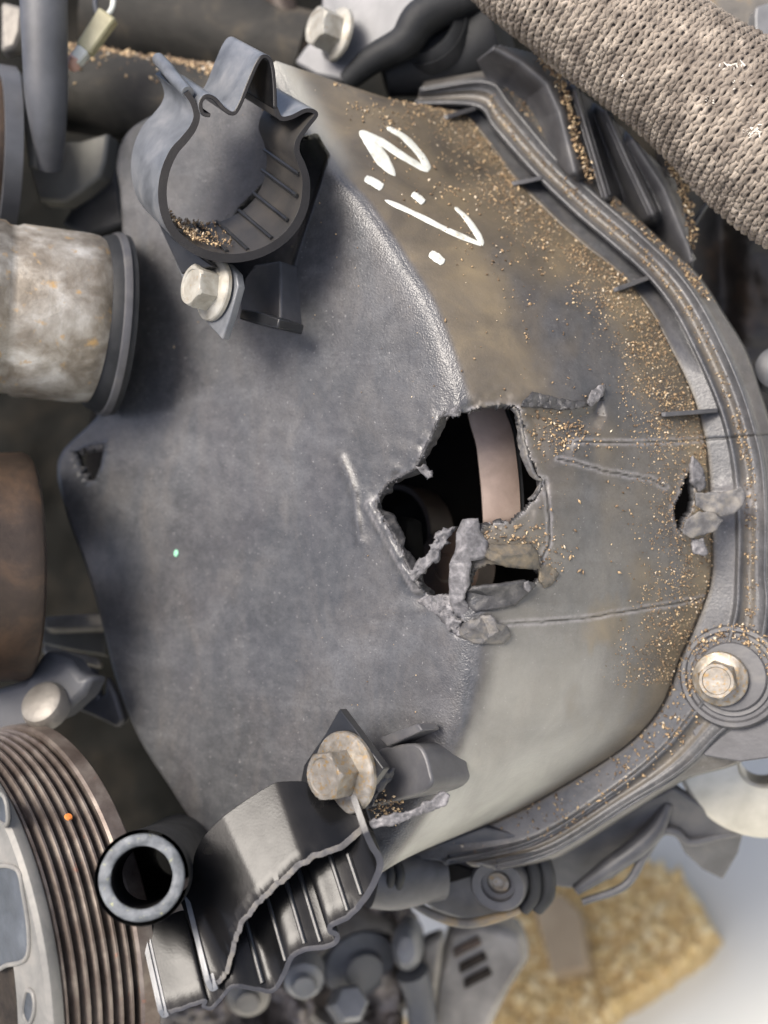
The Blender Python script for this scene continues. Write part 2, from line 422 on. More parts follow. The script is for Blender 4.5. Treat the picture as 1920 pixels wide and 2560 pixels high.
M_hoseend = simple('cut_hose_rubber', [(0.3, (0.04, 0.045, 0.05)), (0.55, (0.12, 0.13, 0.14)), (0.85, (0.24, 0.25, 0.255))], 190, 6, (0.5, 0.75), 0, 0.7, 350, 0.6, dirt=((0.42, 0.42, 0.18), 0.63))
M_dark = simple('shaded_inside_black', [(0.3, (0.004, 0.004, 0.005)), (0.7, (0.012, 0.011, 0.010))], 50, 4, (0.7, 0.9), spec=0.1)  # near-black for hole, bore and slot insides; their shade is in the colour
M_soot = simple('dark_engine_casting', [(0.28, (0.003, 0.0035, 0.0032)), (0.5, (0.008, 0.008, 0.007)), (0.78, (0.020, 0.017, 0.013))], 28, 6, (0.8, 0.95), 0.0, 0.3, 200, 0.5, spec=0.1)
M_olive = simple('dull_olive_metal', [(0.3, (0.085, 0.085, 0.075)), (0.7, (0.16, 0.155, 0.135))], 30, 5, (0.45, 0.65), 0.2, 0.4, 200, 0.6)
M_belt = simple('brown_belt', [(0.3, (0.16, 0.118, 0.096)), (0.55, (0.24, 0.185, 0.155)), (0.8, (0.32, 0.26, 0.225))], 60, 6, (0.45, 0.6), 0.1, 0.25, 700, 0.25)
M_plas = simple('grey_plastic', [(0.3, (0.032, 0.032, 0.035)), (0.55, (0.060, 0.060, 0.064)), (0.8, (0.105, 0.10, 0.093))], 60, 6, (0.36, 0.55), 0, 0.2, 700, 0.3)
M_plas_dust = simple('sawdust_coated_plastic', [(0.3, (0.06, 0.058, 0.055)), (0.5, (0.12, 0.11, 0.095)), (0.68, (0.24, 0.165, 0.07)), (0.85, (0.34, 0.22, 0.085))], 60, 6, (0.5, 0.75), 0, 0.6, 500, 0.6)
M_paint = simple('white_marker_paint', [(0.25, (0.30, 0.29, 0.24)), (0.42, (0.50, 0.51, 0.46)), (0.7, (0.64, 0.66, 0.60))], 190, 6, (0.4, 0.6), 0, 0.3, 500, 0.2)
M_knit = simple('knitted_yarn', [(0.25, (0.085, 0.070, 0.056)), (0.45, (0.175, 0.148, 0.122)), (0.6, (0.27, 0.232, 0.19)), (0.8, (0.48, 0.42, 0.35))], 110, 6, (0.7, 0.9), 0, 0.5, 2500, 0.2, spec=0.25)
M_fray = simple('pale_frayed_yarn', [(0.3, (0.5, 0.46, 0.4)), (0.7, (0.72, 0.68, 0.6))], 60, 4, (0.7, 0.9), 0, 0.3, 1500, 0.2)
M_ground = simple('pale_concrete', [(0.3, (0.54, 0.535, 0.475)), (0.7, (0.60, 0.595, 0.53))], 3, 6, (0.6, 0.8), 0, 0.2, 60, 1.0)
M_pile = simple('yellow_particle_board', [(0.2, (0.42, 0.28, 0.12)), (0.42, (0.58, 0.41, 0.18)), (0.6, (0.68, 0.50, 0.24)), (0.8, (0.76, 0.60, 0.33))], 42, 6, (0.7, 0.9), 0, 0.8, 120, 2.0)
M_ylw = simple('pale_yellow_plastic', [(0.3, (0.22, 0.20, 0.11)), (0.7, (0.40, 0.37, 0.23))], 60, 4, (0.35, 0.5))
M_green = simple('green_paint', [(0.3, (0.20, 0.50, 0.33)), (0.7, (0.30, 0.6, 0.42))], 100, 3)
M_orange = simple('orange_paint', [(0.3, (0.55, 0.17, 0.03)), (0.7, (0.7, 0.24, 0.06))], 100, 3)
def sawdust_mat(name, stops):
    q = M(name); g = nod(q.t, 'ShaderNodeNewGeometry'); c = q.ramp(g.outputs['Random Per Island'], stops)
    return q.out(c, 0.65, 0, None, 0.35)
M_chip = sawdust_mat('wood_chips', [(0.0, (0.60, 0.41, 0.16)), (0.5, (0.78, 0.58, 0.26)), (1.0, (0.85, 0.70, 0.40))])
M_saw = sawdust_mat('sawdust', [(0.0, (0.09, 0.06, 0.035)), (0.35, (0.20, 0.135, 0.08)), (0.65, (0.34, 0.24, 0.135)), (0.88, (0.48, 0.36, 0.21)), (1.0, (0.62, 0.54, 0.42))])

# ------------------------------------------------------------------ timing cover: lofted shell
# station: face edge, crest, rim foot, inner bead, outer bead, flange edge   (reference pixels)
ST = [
 [(650,180),(690,152),(1033,268),(1040,256),(1052,225),(1060,205)],
 [(560,190),(722,222),(1150,285),(1192,262),(1215,205),(1245,165)],
 [(460,250),(768,312),(1212,345),(1240,318),(1275,262),(1330,250)],
 [(330,320),(836,425),(1285,445),(1338,428),(1385,392),(1440,385)],
 [(292,400),(905,500),(1366,528),(1440,527),(1495,495),(1545,500)],
 [(300,480),(965,585),(1457,611),(1540,612),(1590,578),(1640,590)],
 [(305,560),(1012,658),(1545,680),(1625,690),(1680,665),(1735,680)],
 [(305,650),(1065,742),(1621,770),(1690,775),(1745,750),(1800,775)],
 [(300,760),(1105,835),(1676,873),(1748,888),(1805,862),(1862,880)],
 [(290,900),(1140,937),(1722,970),(1795,995),(1850,965),(1900,990)],
 [(250,1030),(1166,1041),(1752,1063),(1822,1080),(1882,1062),(1925,1080)],
 [(148,1145),(1182,1157),(1768,1160),(1840,1171),(1906,1165),(1945,1180)],
 [(165,1280),(1190,1296),(1775,1300),(1850,1300),(1914,1300),(1952,1300)],
 [(212,1410),(1192,1446),(1776,1440),(1848,1440),(1913,1430),(1955,1440)],
 [(255,1560),(1188,1580),(1742,1545),(1840,1545),(1915,1540),(1960,1545)],
 [(290,1700),(1177,1690),(1697,1650),(1790,1700),(1870,1745),(1970,1800)],
 [(345,1840),(1152,1800),(1652,1765),(1720,1808),(1780,1850),(1850,1900)],
 [(420,1960),(1110,1905),(1565,1862),(1636,1899),(1695,1930),(1708,1945)],
 [(500,2070),(1050,2020),(1410,1962),(1504,1999),(1565,2010),(1578,2022)],
 [(640,2150),(985,2125),(1250,2047),(1330,2103),(1385,2122),(1395,2135)],
 [(800,2235),(925,2205),(1000,2145),(1120,2150),(1240,2162),(1250,2172)],
]
SLOPE = 0.75
def zface(u): return SLOPE * (np.asarray(u) - 1150) * PX * 1e3
NROW = 600
C = cr(np.array(ST, float).reshape(len(ST), -1), NROW).reshape(NROW, 6, 2)
c0, cc, c4, l1, l2, c7 = [C[:, k] for k in range(6)]
RIM = 46.0
zc_ = zface(cc[:, 0]) ; z0_ = zface(c0[:, 0]); z4_ = zc_ - RIM
dm = lambda a, b: np.hypot(*(a - b).T) * PX * 1e3
zl1 = z4_ + 0.35 * dm(c4, l1); zl2 = zl1 + 0.35 * dm(l1, l2); z7_ = zl2 + 0.2 * dm(l2, c7) - 1.0
NA, NBc, NF = 150, 150, 24
tA = 1 - np.linspace(1, 0, NA, endpoint=False) ** 1.35     # denser near the crest
tB = np.linspace(0, 1, NBc + 1)
u = []; z = []; kinds = []
def lerp(a, b, t): return a[:, None, :] + (b - a)[:, None, :] * t[None, :, None]
uvA = lerp(c0, cc, tA); uvB = lerp(cc, c4, tB)
# bulge the rim outline a little so the wall is convex
UV = np.concatenate([uvA, uvB], 1)
dA = dm(c0, cc)[:, None] * (tA[None] - 1); dB = dm(cc, c4)[:, None] * tB[None]
T = np.concatenate([dA, dB], 1)                         # mm from crest
sa = ((zc_ - z0_) / dm(c0, cc))[:, None]; sb = (RIM / dm(cc, c4))[:, None]
rr = np.minimum(4.2, 0.14 * dm(cc, c4))[:, None]
Zs = zc_[:, None] + (sa - sb) / 2 * T - (sa + sb) / 2 * np.sqrt(T ** 2 + rr ** 2) + (sa + sb) / 2 * rr * 0.55
tb = np.concatenate([np.zeros((NROW, NA)), np.repeat(tB[None], NROW, 0)], 1)
Zs += 5.0 * np.sin(np.pi * np.clip(tb, 0, 1)) ** 1.0 * np.minimum(1, dm(cc, c4)[:, None] / 60)
nrow_i = np.repeat(np.arange(NROW)[:, None], UV.shape[1], 1)
uS, vS = UV[..., 0], UV[..., 1]
# large soft undulations of the warped face
Zs += 1.6 * fbm(uS / 260, vS / 260, 3) * np.clip(-T / 15, 0, 1)
Zs += 0.8 * fbm(uS / 120 + 5, vS / 200, 3) * np.clip(T / 10, 0, 1)

HOLE = np.array([(1129,1039),(1147,1036),(1201,1021),(1253,1008),(1286,1015),(1301,1030),(1307,1055),(1316,1103),(1328,1151),(1345,1192),(1361,1199),(1352,1229),(1334,1250),(1304,1281),(1283,1299),(1247,1309),(1215,1312),(1190,1330),(1168,1360),(1152,1400),(1140,1450),(1132,1488),(1121,1489),(1093,1486),(1078,1490),(1051,1463),(1027,1421),(1005,1373),(984,1330),(966,1300),(946,1275),(949,1245),(959,1227),(981,1205),(1015,1187),(1042,1172),(1057,1145),(1081,1097),(1099,1052),(1120,1036)], float)
POCKET = np.array([(1176,1430),(1230,1412),(1290,1418),(1345,1428),(1355,1443),(1310,1466),(1240,1478),(1188,1490),(1165,1500)], float)
SLIT = np.array([(1721,1180),(1731,1196),(1736,1239),(1729,1274),(1714,1296),(1702,1331),(1695,1323),(1685,1285),(1685,1269),(1701,1239),(1709,1207)], float)
NOTCH = np.array([(190,1128),(225,1112),(262,1108),(252,1165),(238,1200),(222,1208),(202,1180)], float)
HJ = jag(HOLE, 9, 4.0, 1); PJ = jag(POCKET, 5, 3, 2); SJ = jag(SLIT, 5, 1.2, 3)
FAULT = np.array([(1300,1016),(1360,1017),(1430,1024),(1470,1010),(1502,985),(1520,1040),(1500,1080),(1440,1104),(1430,1150),(1370,1180),(1330,1150)], float)
CR1 = jag([(1436,1104),(1560,1106),(1718,1102),(1930,1086)], 10, 1.0, 4, False)
CR2 = jag([(1395,1148),(1435,1154),(1509,1178),(1624,1198),(1672,1222)], 8, 2.0, 5, False)
CR3 = jag([(1255,1560),(1374,1553),(1475,1543),(1644,1516),(1745,1499),(1790,1490)], 9, 1.5, 6, False)
CR4 = jag([(1361,1199),(1367,1239),(1374,1313),(1372,1360),(1354,1394),(1356,1432)], 7, 2.0, 7, False)
CR5 = jag([(1150,1545),(1148,1570),(1143,1595)], 6, 1.5, 8, False)
dh, hx, hy = polydist(uS, vS, HJ); ds, sx, sy = polydist(uS, vS, SJ); dp, px_, py_ = polydist(uS, vS, PJ); dn_, nx_, ny_ = polydist(uS, vS, NOTCH)
ih = inpoly(uS, vS, HJ); isl = inpoly(uS, vS, SJ); ip = inpoly(uS, vS, PJ); inn = inpoly(uS, vS, NOTCH)
near = np.exp(-(dh / 26) ** 2); neas = np.exp(-(ds / 20) ** 2)
Zs += near * ((2.4 - 1.2 * (uS > 1250)) * fbm(uS / 30, vS / 30, 3) - 0.6) + neas * 1.0 * fbm(uS / 14, vS / 14, 3)
Zs += 1.3 * np.exp(-(dh / 70) ** 2) * fbm(uS / 45, vS / 45, 2)
WELL = np.array([(540,640),(600,520),(680,440),(715,390),(750,345),(795,335),(824,385),(800,465),(775,537),(745,625),(713,728),(640,745),(560,720)], float)
dw, _, _ = polydist(uS, vS, WELL); iw = inpoly(uS, vS, WELL)
Zs -= 32 * np.where(iw, np.clip(dw / 7, 0, 1), 0)
# sunk piece below the upper tear, with a sharp step on its upper side
df_, fx, fy = polydist(uS, vS, FAULT); iff = inpoly(uS, vS, FAULT)
step = np.where(iff, np.clip(1 - np.clip((vS - 1100) / 80, 0, 1), 0, 1), 0) * np.clip(df_ / 24, 0, 1)
Zs -= 3.2 * step
# lip pushed out along the lower left edge of the hole and a crease beside it
LIP = np.array([(925,1262),(960,1320),(1000,1395),(1040,1465)], float); dl, _, _ = polydist(uS, vS, LIP, False)
Zs += 2.4 * np.exp(-(dl / 16) ** 2)
CREASE = np.array([(852,1145),(872,1195),(886,1235),(893,1300),(902,1355)], float); dc, _, _ = polydist(uS, vS, CREASE, False)
Zs += 1.1 * np.exp(-(dc / 12) ** 2)
CR6 = jag(CREASE + np.array((7, 0)), 12, 2.0, 9, False)
CRW = [(CR1, 1.2), (CR2, 1.5), (CR3, 1.6), (CR4, 2.4), (CR5, 2.5)]
crack = np.zeros_like(uS); ctear = np.zeros_like(uS)
for line, wd in CRW:
    d, _, _ = polydist(uS, vS, line, False)
    crack = np.maximum(crack, np.exp(-(d / wd) ** 2)); ctear = np.maximum(ctear, 0.55 * np.exp(-((d - 6) / 4) ** 2))
    Zs -= 0.5 * np.exp(-(d / (wd * 1.5)) ** 2)
d6, _, _ = polydist(uS, vS, CR6, False); crack = np.maximum(crack, 0.8 * np.exp(-(d6 / 2.6) ** 2))
d1, _, _ = polydist(uS, vS, CR1, False)
# boundary snapping
inside = ih | isl | ip | inn
uS2, vS2 = uS.copy(), vS.copy()
for d, x, y, ins in ((dh, hx, hy, ih), (ds, sx, sy, isl), (dp, px_, py_, ip), (dn_, nx_, ny_, inn)):
    m = (~ins) & (d < (11 if ins is inn else 3.2)); uS2[m] = x[m]; vS2[m] = y[m]
keepv = ~inside
F = gridfaces(*uS.shape)
keep = keepv.ravel()[F].all(1)
F = F[keep][:, ::-1]
sfrac = np.repeat(np.linspace(0, len(ST) - 1, NROW)[:, None], uS.shape[1], 1)      # station number
up = np.clip((15.0 - sfrac) / 4.0, 0, 1)
smooth = lambda x, a, b: np.clip((x - a) / (b - a), 0, 1) ** 2 * (3 - 2 * np.clip((x - a) / (b - a), 0, 1))
onrim = smooth(T, 0.8, 4)
band = smooth(tb, 0.25, 0.5) * (1 - smooth(tb, 0.72, 0.88)) * smooth(sfrac, 4.0, 6.5)
dust = onrim * (0.92 - 0.85 * band * np.clip(0.7 + 1.2 * fbm(uS / 90, vS / 160, 3), 0, 1)) * (1 - 0.35 * smooth(sfrac, 8.5, 10.5)) * (1 - 0.6 * smooth(sfrac, 10.8, 13.2))
stain = smooth(tb, 0.38, 0.6) * (1 - smooth(tb, 0.8, 0.95)) * smooth(sfrac, 11.8, 13) * (1 - smooth(sfrac, 16, 17.4)) * np.clip(0.35 + 2.2 * fbm(uS / 55 + 3, vS / 130, 4), 0, 1)
dust = np.maximum(dust, 0.85 * stain)
dust = np.maximum(dust, smooth(tb, 0.80, 0.97) * onrim * (1 - 0.3 * smooth(sfrac, 15, 17)))
dust = np.maximum(dust, 0.8 * np.exp(-((uS - 1270) / 130) ** 2 - ((vS - 1370) / 90) ** 2))
dust = np.maximum(dust, 0.75 * np.exp(-(((uS - 1640) / 60) ** 2 + ((vS - 1560) / 150) ** 2)))
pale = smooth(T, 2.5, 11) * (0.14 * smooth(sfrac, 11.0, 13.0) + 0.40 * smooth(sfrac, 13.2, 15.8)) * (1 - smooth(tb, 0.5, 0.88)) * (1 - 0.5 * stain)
pale = np.maximum(pale, smooth(T, 2.0, 7) * 0.95 * smooth(sfrac, 14.6, 18.2) * (1 - smooth(tb, 0.75, 1.0)))  # pale: floor and sky reflection on the lower rim, put into the colour
pale = np.maximum(pale, 0.9 * np.exp(-((T - 2) / 6) ** 2) * (1 - smooth(sfrac, 2.2, 3.6)))  # bevel highlight along the upper crest, put into the colour
tear = np.clip(np.exp(-(dh / 9) ** 2) * 0.85 * np.clip(0.55 + 1.6 * fbm(uS / 20 + 4, vS / 20, 3), 0, 1.1) + np.exp(-(ds / 10) ** 2) * 0.7 + ctear + 0.6 * np.exp(-((dl - 12) / 4) ** 2) + 0.15 * np.exp(-(dc / 3.5) ** 2), 0, 1)
grain = np.exp(-(T / 9) ** 2) * 1.0 + 0.35 * smooth(T, -60, -5) * (T < 0) + 0.10
grain *= 1 - 0.75 * onrim
Vw = P(uS2, vS2, Zs).reshape(-1, 3)
used = np.zeros(len(Vw), bool); used[F.ravel()] = True
idx = np.cumsum(used) - 1
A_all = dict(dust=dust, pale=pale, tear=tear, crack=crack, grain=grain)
cover = thing('timing_cover', 'cracked black plastic timing cover with a torn hole and white paint marks', 'engine cover', P(1150, 1300, -60))
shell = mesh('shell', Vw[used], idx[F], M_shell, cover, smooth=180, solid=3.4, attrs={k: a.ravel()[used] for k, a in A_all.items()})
shell.data.materials.append(M_edge_dark); shell.modifiers['thickness'].material_offset_rim = 1

# height lookup of the cover
GW = 5; gw, gh = 2000 // GW, 2300 // GW
zg = np.full((gh, gw), np.nan)
gi = np.clip((vS / GW).astype(int), 0, gh - 1); gj = np.clip((uS / GW).astype(int), 0, gw - 1)
zg[gi.ravel(), gj.ravel()] = Zs.ravel()
for _ in range(14):
    nanm = np.isnan(zg)
    if not nanm.any(): break
    acc = np.zeros_like(zg); cnt = np.zeros_like(zg)
    for a, b in ((0, 1), (0, -1), (1, 0), (-1, 0)):
        s = np.roll(np.roll(zg, a, 0), b, 1); ok = ~np.isnan(s); acc[ok] += s[ok]; cnt[ok] += 1
    f = nanm & (cnt > 0); zg[f] = acc[f] / cnt[f]
zg = np.where(np.isnan(zg), -60, zg)
def zcov(u, v):
    x = np.clip(np.asarray(u, float) / GW - 0.5, 0, gw - 2); y = np.clip(np.asarray(v, float) / GW - 0.5, 0, gh - 2)
    i = y.astype(int); j = x.astype(int); fy = y - i; fx = x - j
    return (zg[i, j] * (1 - fx) + zg[i, j + 1] * fx) * (1 - fy) + (zg[i + 1, j] * (1 - fx) + zg[i + 1, j + 1] * fx) * fy

# flange: pocket floor, two beads with a groove between them, outer wall
fl = []
def addf(pt, zz, dust_): fl.append((pt, zz, dust_))
unit = lambda a, b: (b - a) / (np.hypot(*(b - a).T)[:, None] + 1e-6)
wpk = np.clip((8.5 - np.linspace(0, len(ST) - 1, NROW)) / 2, 0, 1)
w12 = unit(l1, l2); g = np.minimum(1, dm(l1, l2) / 5)[:, None]
addf(c4 - unit(c4, l1) * 4, z4_ - 2.0, 1.0)
for t in np.linspace(0.05, 0.85, 8): addf(c4 + (l1 - c4) * t, z4_ + (zl1 - z4_) * t - 0.9 - wpk * 7.5 * t, 1 - t * 4.5)
for o_, h_ in ((-10, -0.9), (-7, 0.2), (-4, 0.9), (-1, 1.1), (3, 0.9), (6, 0.3)): addf(l1 + w12 * o_ * g, zl1 + h_, 0)
for t in np.linspace(0.2, 0.7, 8):
    dip = -0.7 - 1.1 * math.sin(math.pi * min(1, max(0, (t - 0.15) / 0.45)))
    addf(l1 + (l2 - l1) * t, zl1 + (zl2 - zl1) * t + dip, 0.5 if t < 0.6 else 0.05)
for o_, h_ in ((-9, -0.3), (-6, 0.3), (-3, 1.0), (0, 1.15), (4, 0.8), (8, -0.4)): addf(l2 + w12 * o_ * g, zl2 + h_, 0)
for t in np.linspace(0.35, 1, 6): addf(l2 + (c7 - l2) * t, zl2 + (z7_ - zl2) * t - 0.6 - 3.0 * t, 0.3)
for k, t in enumerate((2.0, 6, 12, 22)): addf(c7 + unit(l2, c7) * (3 + k * 1.5), z7_ - 3.6 - t, 0.3)
FU = np.stack([f[0] for f in fl], 1); FZ = np.stack([f[1] for f in fl], 1); FD = np.repeat(np.array([f[2] for f in fl])[None], NROW, 0)
# finer columns
ncf = len(fl); tt = np.linspace(0, ncf - 1, ncf * 2 - 1); i0 = np.minimum(tt.astype(int), ncf - 2); ff = tt - i0
FU = FU[:, i0] * (1 - ff)[None, :, None] + FU[:, i0 + 1] * ff[None, :, None]; FZ = FZ[:, i0] * (1 - ff) + FZ[:, i0 + 1] * ff; FD = FD[:, i0] * (1 - ff) + FD[:, i0 + 1] * ff
dmg = np.exp(-(((FU[..., 0] - 1830) / 60) ** 2 + ((FU[..., 1] - 1255) / 45) ** 2))
FZ = FZ + dmg * (2.5 * fbm(FU[..., 0] / 30, FU[..., 1] / 30, 3) + 0.6)
dF, _, _ = polydist(FU[..., 0], FU[..., 1], CR1, False)
fcr = np.exp(-(dF / 2.2) ** 2); FZ = FZ - 0.7 * fcr
pad = np.exp(-np.clip(np.hypot(FU[..., 0] - 1815, FU[..., 1] - 1690) - 150, 0, 1e4) / 18)      # bolt pad levels the beads out
Fd = np.clip(FD, 0, 1) * 0.9
ctr = lambda x: x.reshape(-1)
flange = mesh('flange', P(FU[..., 0], FU[..., 1], FZ).reshape(-1, 3), gridfaces(*FZ.shape)[:, ::-1], M_shell, cover, smooth=180, solid=2.2,
     attrs=dict(dust=ctr(Fd), pale=np.zeros(FZ.size), tear=ctr(np.clip(dmg * 0.9, 0, 1)), crack=ctr(fcr), grain=np.full(FZ.size, 0.12)))

def rib(uv_rim, uv_end, hgt, th=1.6):
    a = np.array(uv_rim, float); b = np.array(uv_end, float)
    za = float(zcov(*a)); zb = za - hgt
    t = nrm(b - a); nn = np.array((-t[1], t[0])) * th * 1e-3 / PX / 2
    V = []
    for s in (-1, 1):
        q = [(a - t * 12 + nn * s, za + 2.5), (a + nn * s, za + 3.0), (b + nn * s, zb + 2.0), (b + nn * s, zb - 6), (a - t * 12 + nn * s, za - 14)]
        V += [P(p[0], p[1], zz) for p, zz in q]
    Fc = [(0, 1, 2, 3, 4), (9, 8, 7, 6, 5)] + [(i, 5 + i, 5 + (i + 1) % 5, (i + 1) % 5) for i in range(5)]
    return mesh('rib', np.array(V), Fc, M_plas, cover, bevel=0.3)
for a, b in (((1120,292),(1190,270)), ((1290,458),(1356,444)), ((1545,722),(1622,694)), ((1665,1036),(1795,1026))):
    i = np.argmin(np.hypot(*(l1 - np.array(b)).T)); rib(a, b, float(zcov(*a)) - zl1[i] + 0.4)

# white paint strokes, each a thin film with raised rounded edge lying on the rim
def stroke(pts, wid, seed=0):
    q = cr(np.array(pts, float), 40); t = np.gradient(q, axis=0); t /= np.linalg.norm(t, axis=1)[:, None]; nn = np.stack([-t[:, 1], t[:, 0]], -1)
    ww = np.interp(np.linspace(0, 1, 40), np.linspace(0, 1, len(wid)), wid) / 2
    ww = ww * (1 + 0.25 * fbm(np.arange(40) / 6 + seed * 5, np.zeros(40), 2))
    endr = np.sqrt(np.clip(1 - (1 - np.clip(np.minimum(np.arange(40), np.arange(40)[::-1]) / 4, 0, 1)) ** 2, 0.02, 1)); ww = ww * endr
    cols = np.linspace(-1, 1, 9); uv = q[:, None] + nn[:, None] * (cols[None, :, None] * ww[:, None, None])
    zz = zcov(uv[..., 0], uv[..., 1]) + 0.15 + 0.45 * (1 - np.abs(cols) ** 4)[None] * endr[:, None]
    return mesh('paint_mark', P(uv[..., 0], uv[..., 1], zz).reshape(-1, 3), gridfaces(40, 9)[:, ::-1], M_paint, cover, smooth=180)
Ez = lambda *p: [(650 + x / 2.765, y / 2.765) for x, y in p]
stroke(Ez((690,905),(760,980),(850,1110),(935,1215)), [16,26,34,10], 1)
stroke(Ez((690,905),(830,975),(980,1075),(1165,1185)), [12,17,18,16], 2)
stroke(Ez((875,880),(990,945),(1100,1060),(1172,1175)), [13,16,16,18], 3)
stroke(Ez((725,1230),(790,1262),(848,1300)), [18,22,18], 4)
stroke([(962,500),(1040,536),(1120,576),(1208,614)], [11,14,14,13], 5)
stroke([(1137,518),(1165,545),(1190,580),(1208,612)], [9,13,15,13], 6)
stroke([(1030,484),(1045,494),(1060,507)], [15,18,15], 7)
stroke([(1074,632),(1092,644),(1110,658)], [16,22,16], 8)

# torn flaps round the hole (parts of the cover)
Cz = lambda *p: [(900 + x / 3.318, 1240 + y / 3.318) for x, y in p]
Dz = lambda *p: [(1500 + x / 3.686, 900 + y / 3.686) for x, y in p]
def lift(base, gu=0, gv=0, u0=0, v0=0, amp=1.2, sc=18, sd=0, ridge=None):
    def f(u, v):
        z_ = zcov(u, v) * 0 + base + gu * (u - u0) * PX * 1e3 + gv * (v - v0) * PX * 1e3 + amp * fbm(u / sc + sd, v / sc + sd * 2, 3)
        if ridge is not None:
            d, _, _ = polydist(u, v, ridge, False); z_ = z_ + 3.0 * np.exp(-(d / 9) ** 2)
        return z_
    return f
def onto(h, amp=1.5, sc=16, sd=0):
    return lambda u, v: zcov(u, v) + h + amp * fbm(u / sc + sd, v / sc, 3)
zh = float(zcov(1180, 1540))
def folded(h, line, slope, amp=0.8, sc=20, sd=0):
    line = np.array(line, float)
    def f(u, v):
        d, _, _ = polydist(u, v, line, False)
        return zcov(line[:, 0].mean(), line[:, 1].mean()) + h - slope * d * PX * 1e3 + amp * fbm(u / sc + sd, v / sc, 3)
    return f
def facets(pts, tris, zb, th, mat, seed=0, amp=0.28, jit=2.0):
    bm = bmesh.new()
    vs = [bm.verts.new((900 + x / 3.318, 1240 + y / 3.318, h + (zb if zb is not None else float(zcov(900 + x / 3.318, 1240 + y / 3.318))))) for x, y, h in pts]
    for t_ in tris:
        try: bm.faces.new([vs[i] for i in t_])
        except ValueError: pass
    bmesh.ops.subdivide_edges(bm, edges=bm.edges, cuts=4, use_grid_fill=True)
    bmesh.ops.triangulate(bm, faces=bm.faces)
    X = np.array([v.co[:] for v in bm.verts]); Fc = [tuple(v.index for v in f.verts) for f in bm.faces]
    bm.verts.index_update(); Fc = [tuple(v.index for v in f.verts) for f in bm.faces]
    bm.free()
    u_ = X[:, 0] + jit * 1.5 * fbm(X[:, 0] / 9 + seed, X[:, 1] / 9, 3); v_ = X[:, 1] + jit * 1.5 * fbm(X[:, 0] / 9 + 31 + seed, X[:, 1] / 9, 3)
    z_ = X[:, 2] + amp * fbm(X[:, 0] / 12 + seed, X[:, 1] / 12, 3)
    F2 = []
    for f in Fc:
        a_, b_, c_ = (X[i] for i in f); cz = (b_[0] - a_[0]) * (c_[1] - a_[1]) - (b_[1] - a_[1]) * (c_[0] - a_[0])
        F2.append(f if cz < 0 else f[::-1])
    return mesh('torn_flap', P(u_, v_, z_), F2, mat, cover, smooth=26, solid=th)
facets([(850,190,4),(980,185,4),(1000,300,5),(1060,380,4.5),(1078,500,5),(920,545,7),(905,640,7.5),(900,740,7),(845,870,5),(905,935,3),(900,1010,1.5),(800,1010,1),(745,890,2.5),(733,700,4),(745,560,4.5),(795,420,4.5),(798,300,4),(885,300,7),(880,430,8.5)],
  [(0,17,16),(0,1,17),(1,2,17),(2,3,18),(2,18,17),(3,4,18),(4,5,18),(16,17,15),(17,18,15),(15,18,14),(18,5,14),(14,5,6),(14,6,13),(13,6,7),(13,7,12),(12,7,8),(12,8,9),(12,9,11),(9,10,11)], -0.5, 1.5, M_edge, 1)
zB = float(zcov(1275, 1385))
facets([(1030,500,3),(1080,395,2),(1250,400,3),(1430,395,2),(1478,475,2.5),(1200,500,6),(1400,480,5.5),(1090,540,5),(1210,590,3.5),(1380,605,3),(1500,600,2),(1060,450,5)],
  [(1,2,5),(1,5,11),(2,3,6),(2,6,5),(3,4,6),(11,5,7),(5,8,7),(5,6,8),(6,9,8),(6,4,10),(6,10,9),(0,1,11),(0,11,7)], None, 1.3, M_edge_tan, 2, 0.22)
zB = float(zcov(1250, 1500))
facets([(862,790,1),(950,765,3.5),(1120,745,4),(1380,705,4),(1470,735,2.5),(1400,805,3),(1290,912,1.0),(1110,948,1.0),(960,965,0.6),(880,900,0.4),(1080,830,1.0),(1270,800,2.2)],
  [(0,1,10),(1,2,10),(2,11,10),(2,3,11),(3,4,5),(3,5,11),(11,5,6),(10,11,6),(10,6,7),(10,7,8),(10,8,9),(0,10,9)], None, 1.3, M_edge_dark, 3, 0.3)
zB = float(zcov(1210, 1580))
facets([(812,1170,.5),(845,1060,1.5),(930,1030,3),(1000,1000,2),(1085,988,3.5),(1120,1040,4.5),(1225,1078,2),(1262,1170,1.5),(1190,1222,1),(1000,1238,1),(880,1195,.5),(960,1090,4.5),(1060,1110,2.6),(1150,1130,4),(1060,1180,3)],
  [(1,2,11),(0,1,11),(2,3,11),(3,4,12),(3,12,11),(4,5,12),(5,13,12),(5,6,13),(6,7,13),(7,8,13),(8,14,13),(12,13,14),(11,12,14),(11,14,10),(0,11,10),(14,9,10),(14,8,9)], None, 1.0, M_edge_mix, 4, 0.35, 3.5)
shard('torn_flap', Cz((470,870),(600,815),(735,830),(790,1000),(840,1030),(815,1160),(740,1120),(640,1000),(540,930)), onto(1.0, 2.0, 14, 6), 1.8, M_edge, cover, 5, 4.0, 15)
shard('torn_flap', Cz((1480,590),(1560,560),(1660,640),(1600,740),(1530,760),(1490,690)), onto(0.9, 1.0, 14, 6.5), 0.9, M_edge_tan, cover, 5, 3.0, 25)
shard('torn_flap', Cz((1365,720),(1400,700),(1425,760),(1400,800),(1375,780)), onto(4.2, 0.8, 14, 7), 1.2, M_edge, cover, 5, 1.5, 16)
shard('torn_flap', Cz((400,650),(560,470),(650,340),(690,260),(770,255),(760,310),(690,420),(600,560),(480,680),(430,700)), lift(2.5, 0.05, 0.10, 1050, 1390, 1.6, 14, 8), 2.6, M_edge, cover, 5, 3.0, 17)
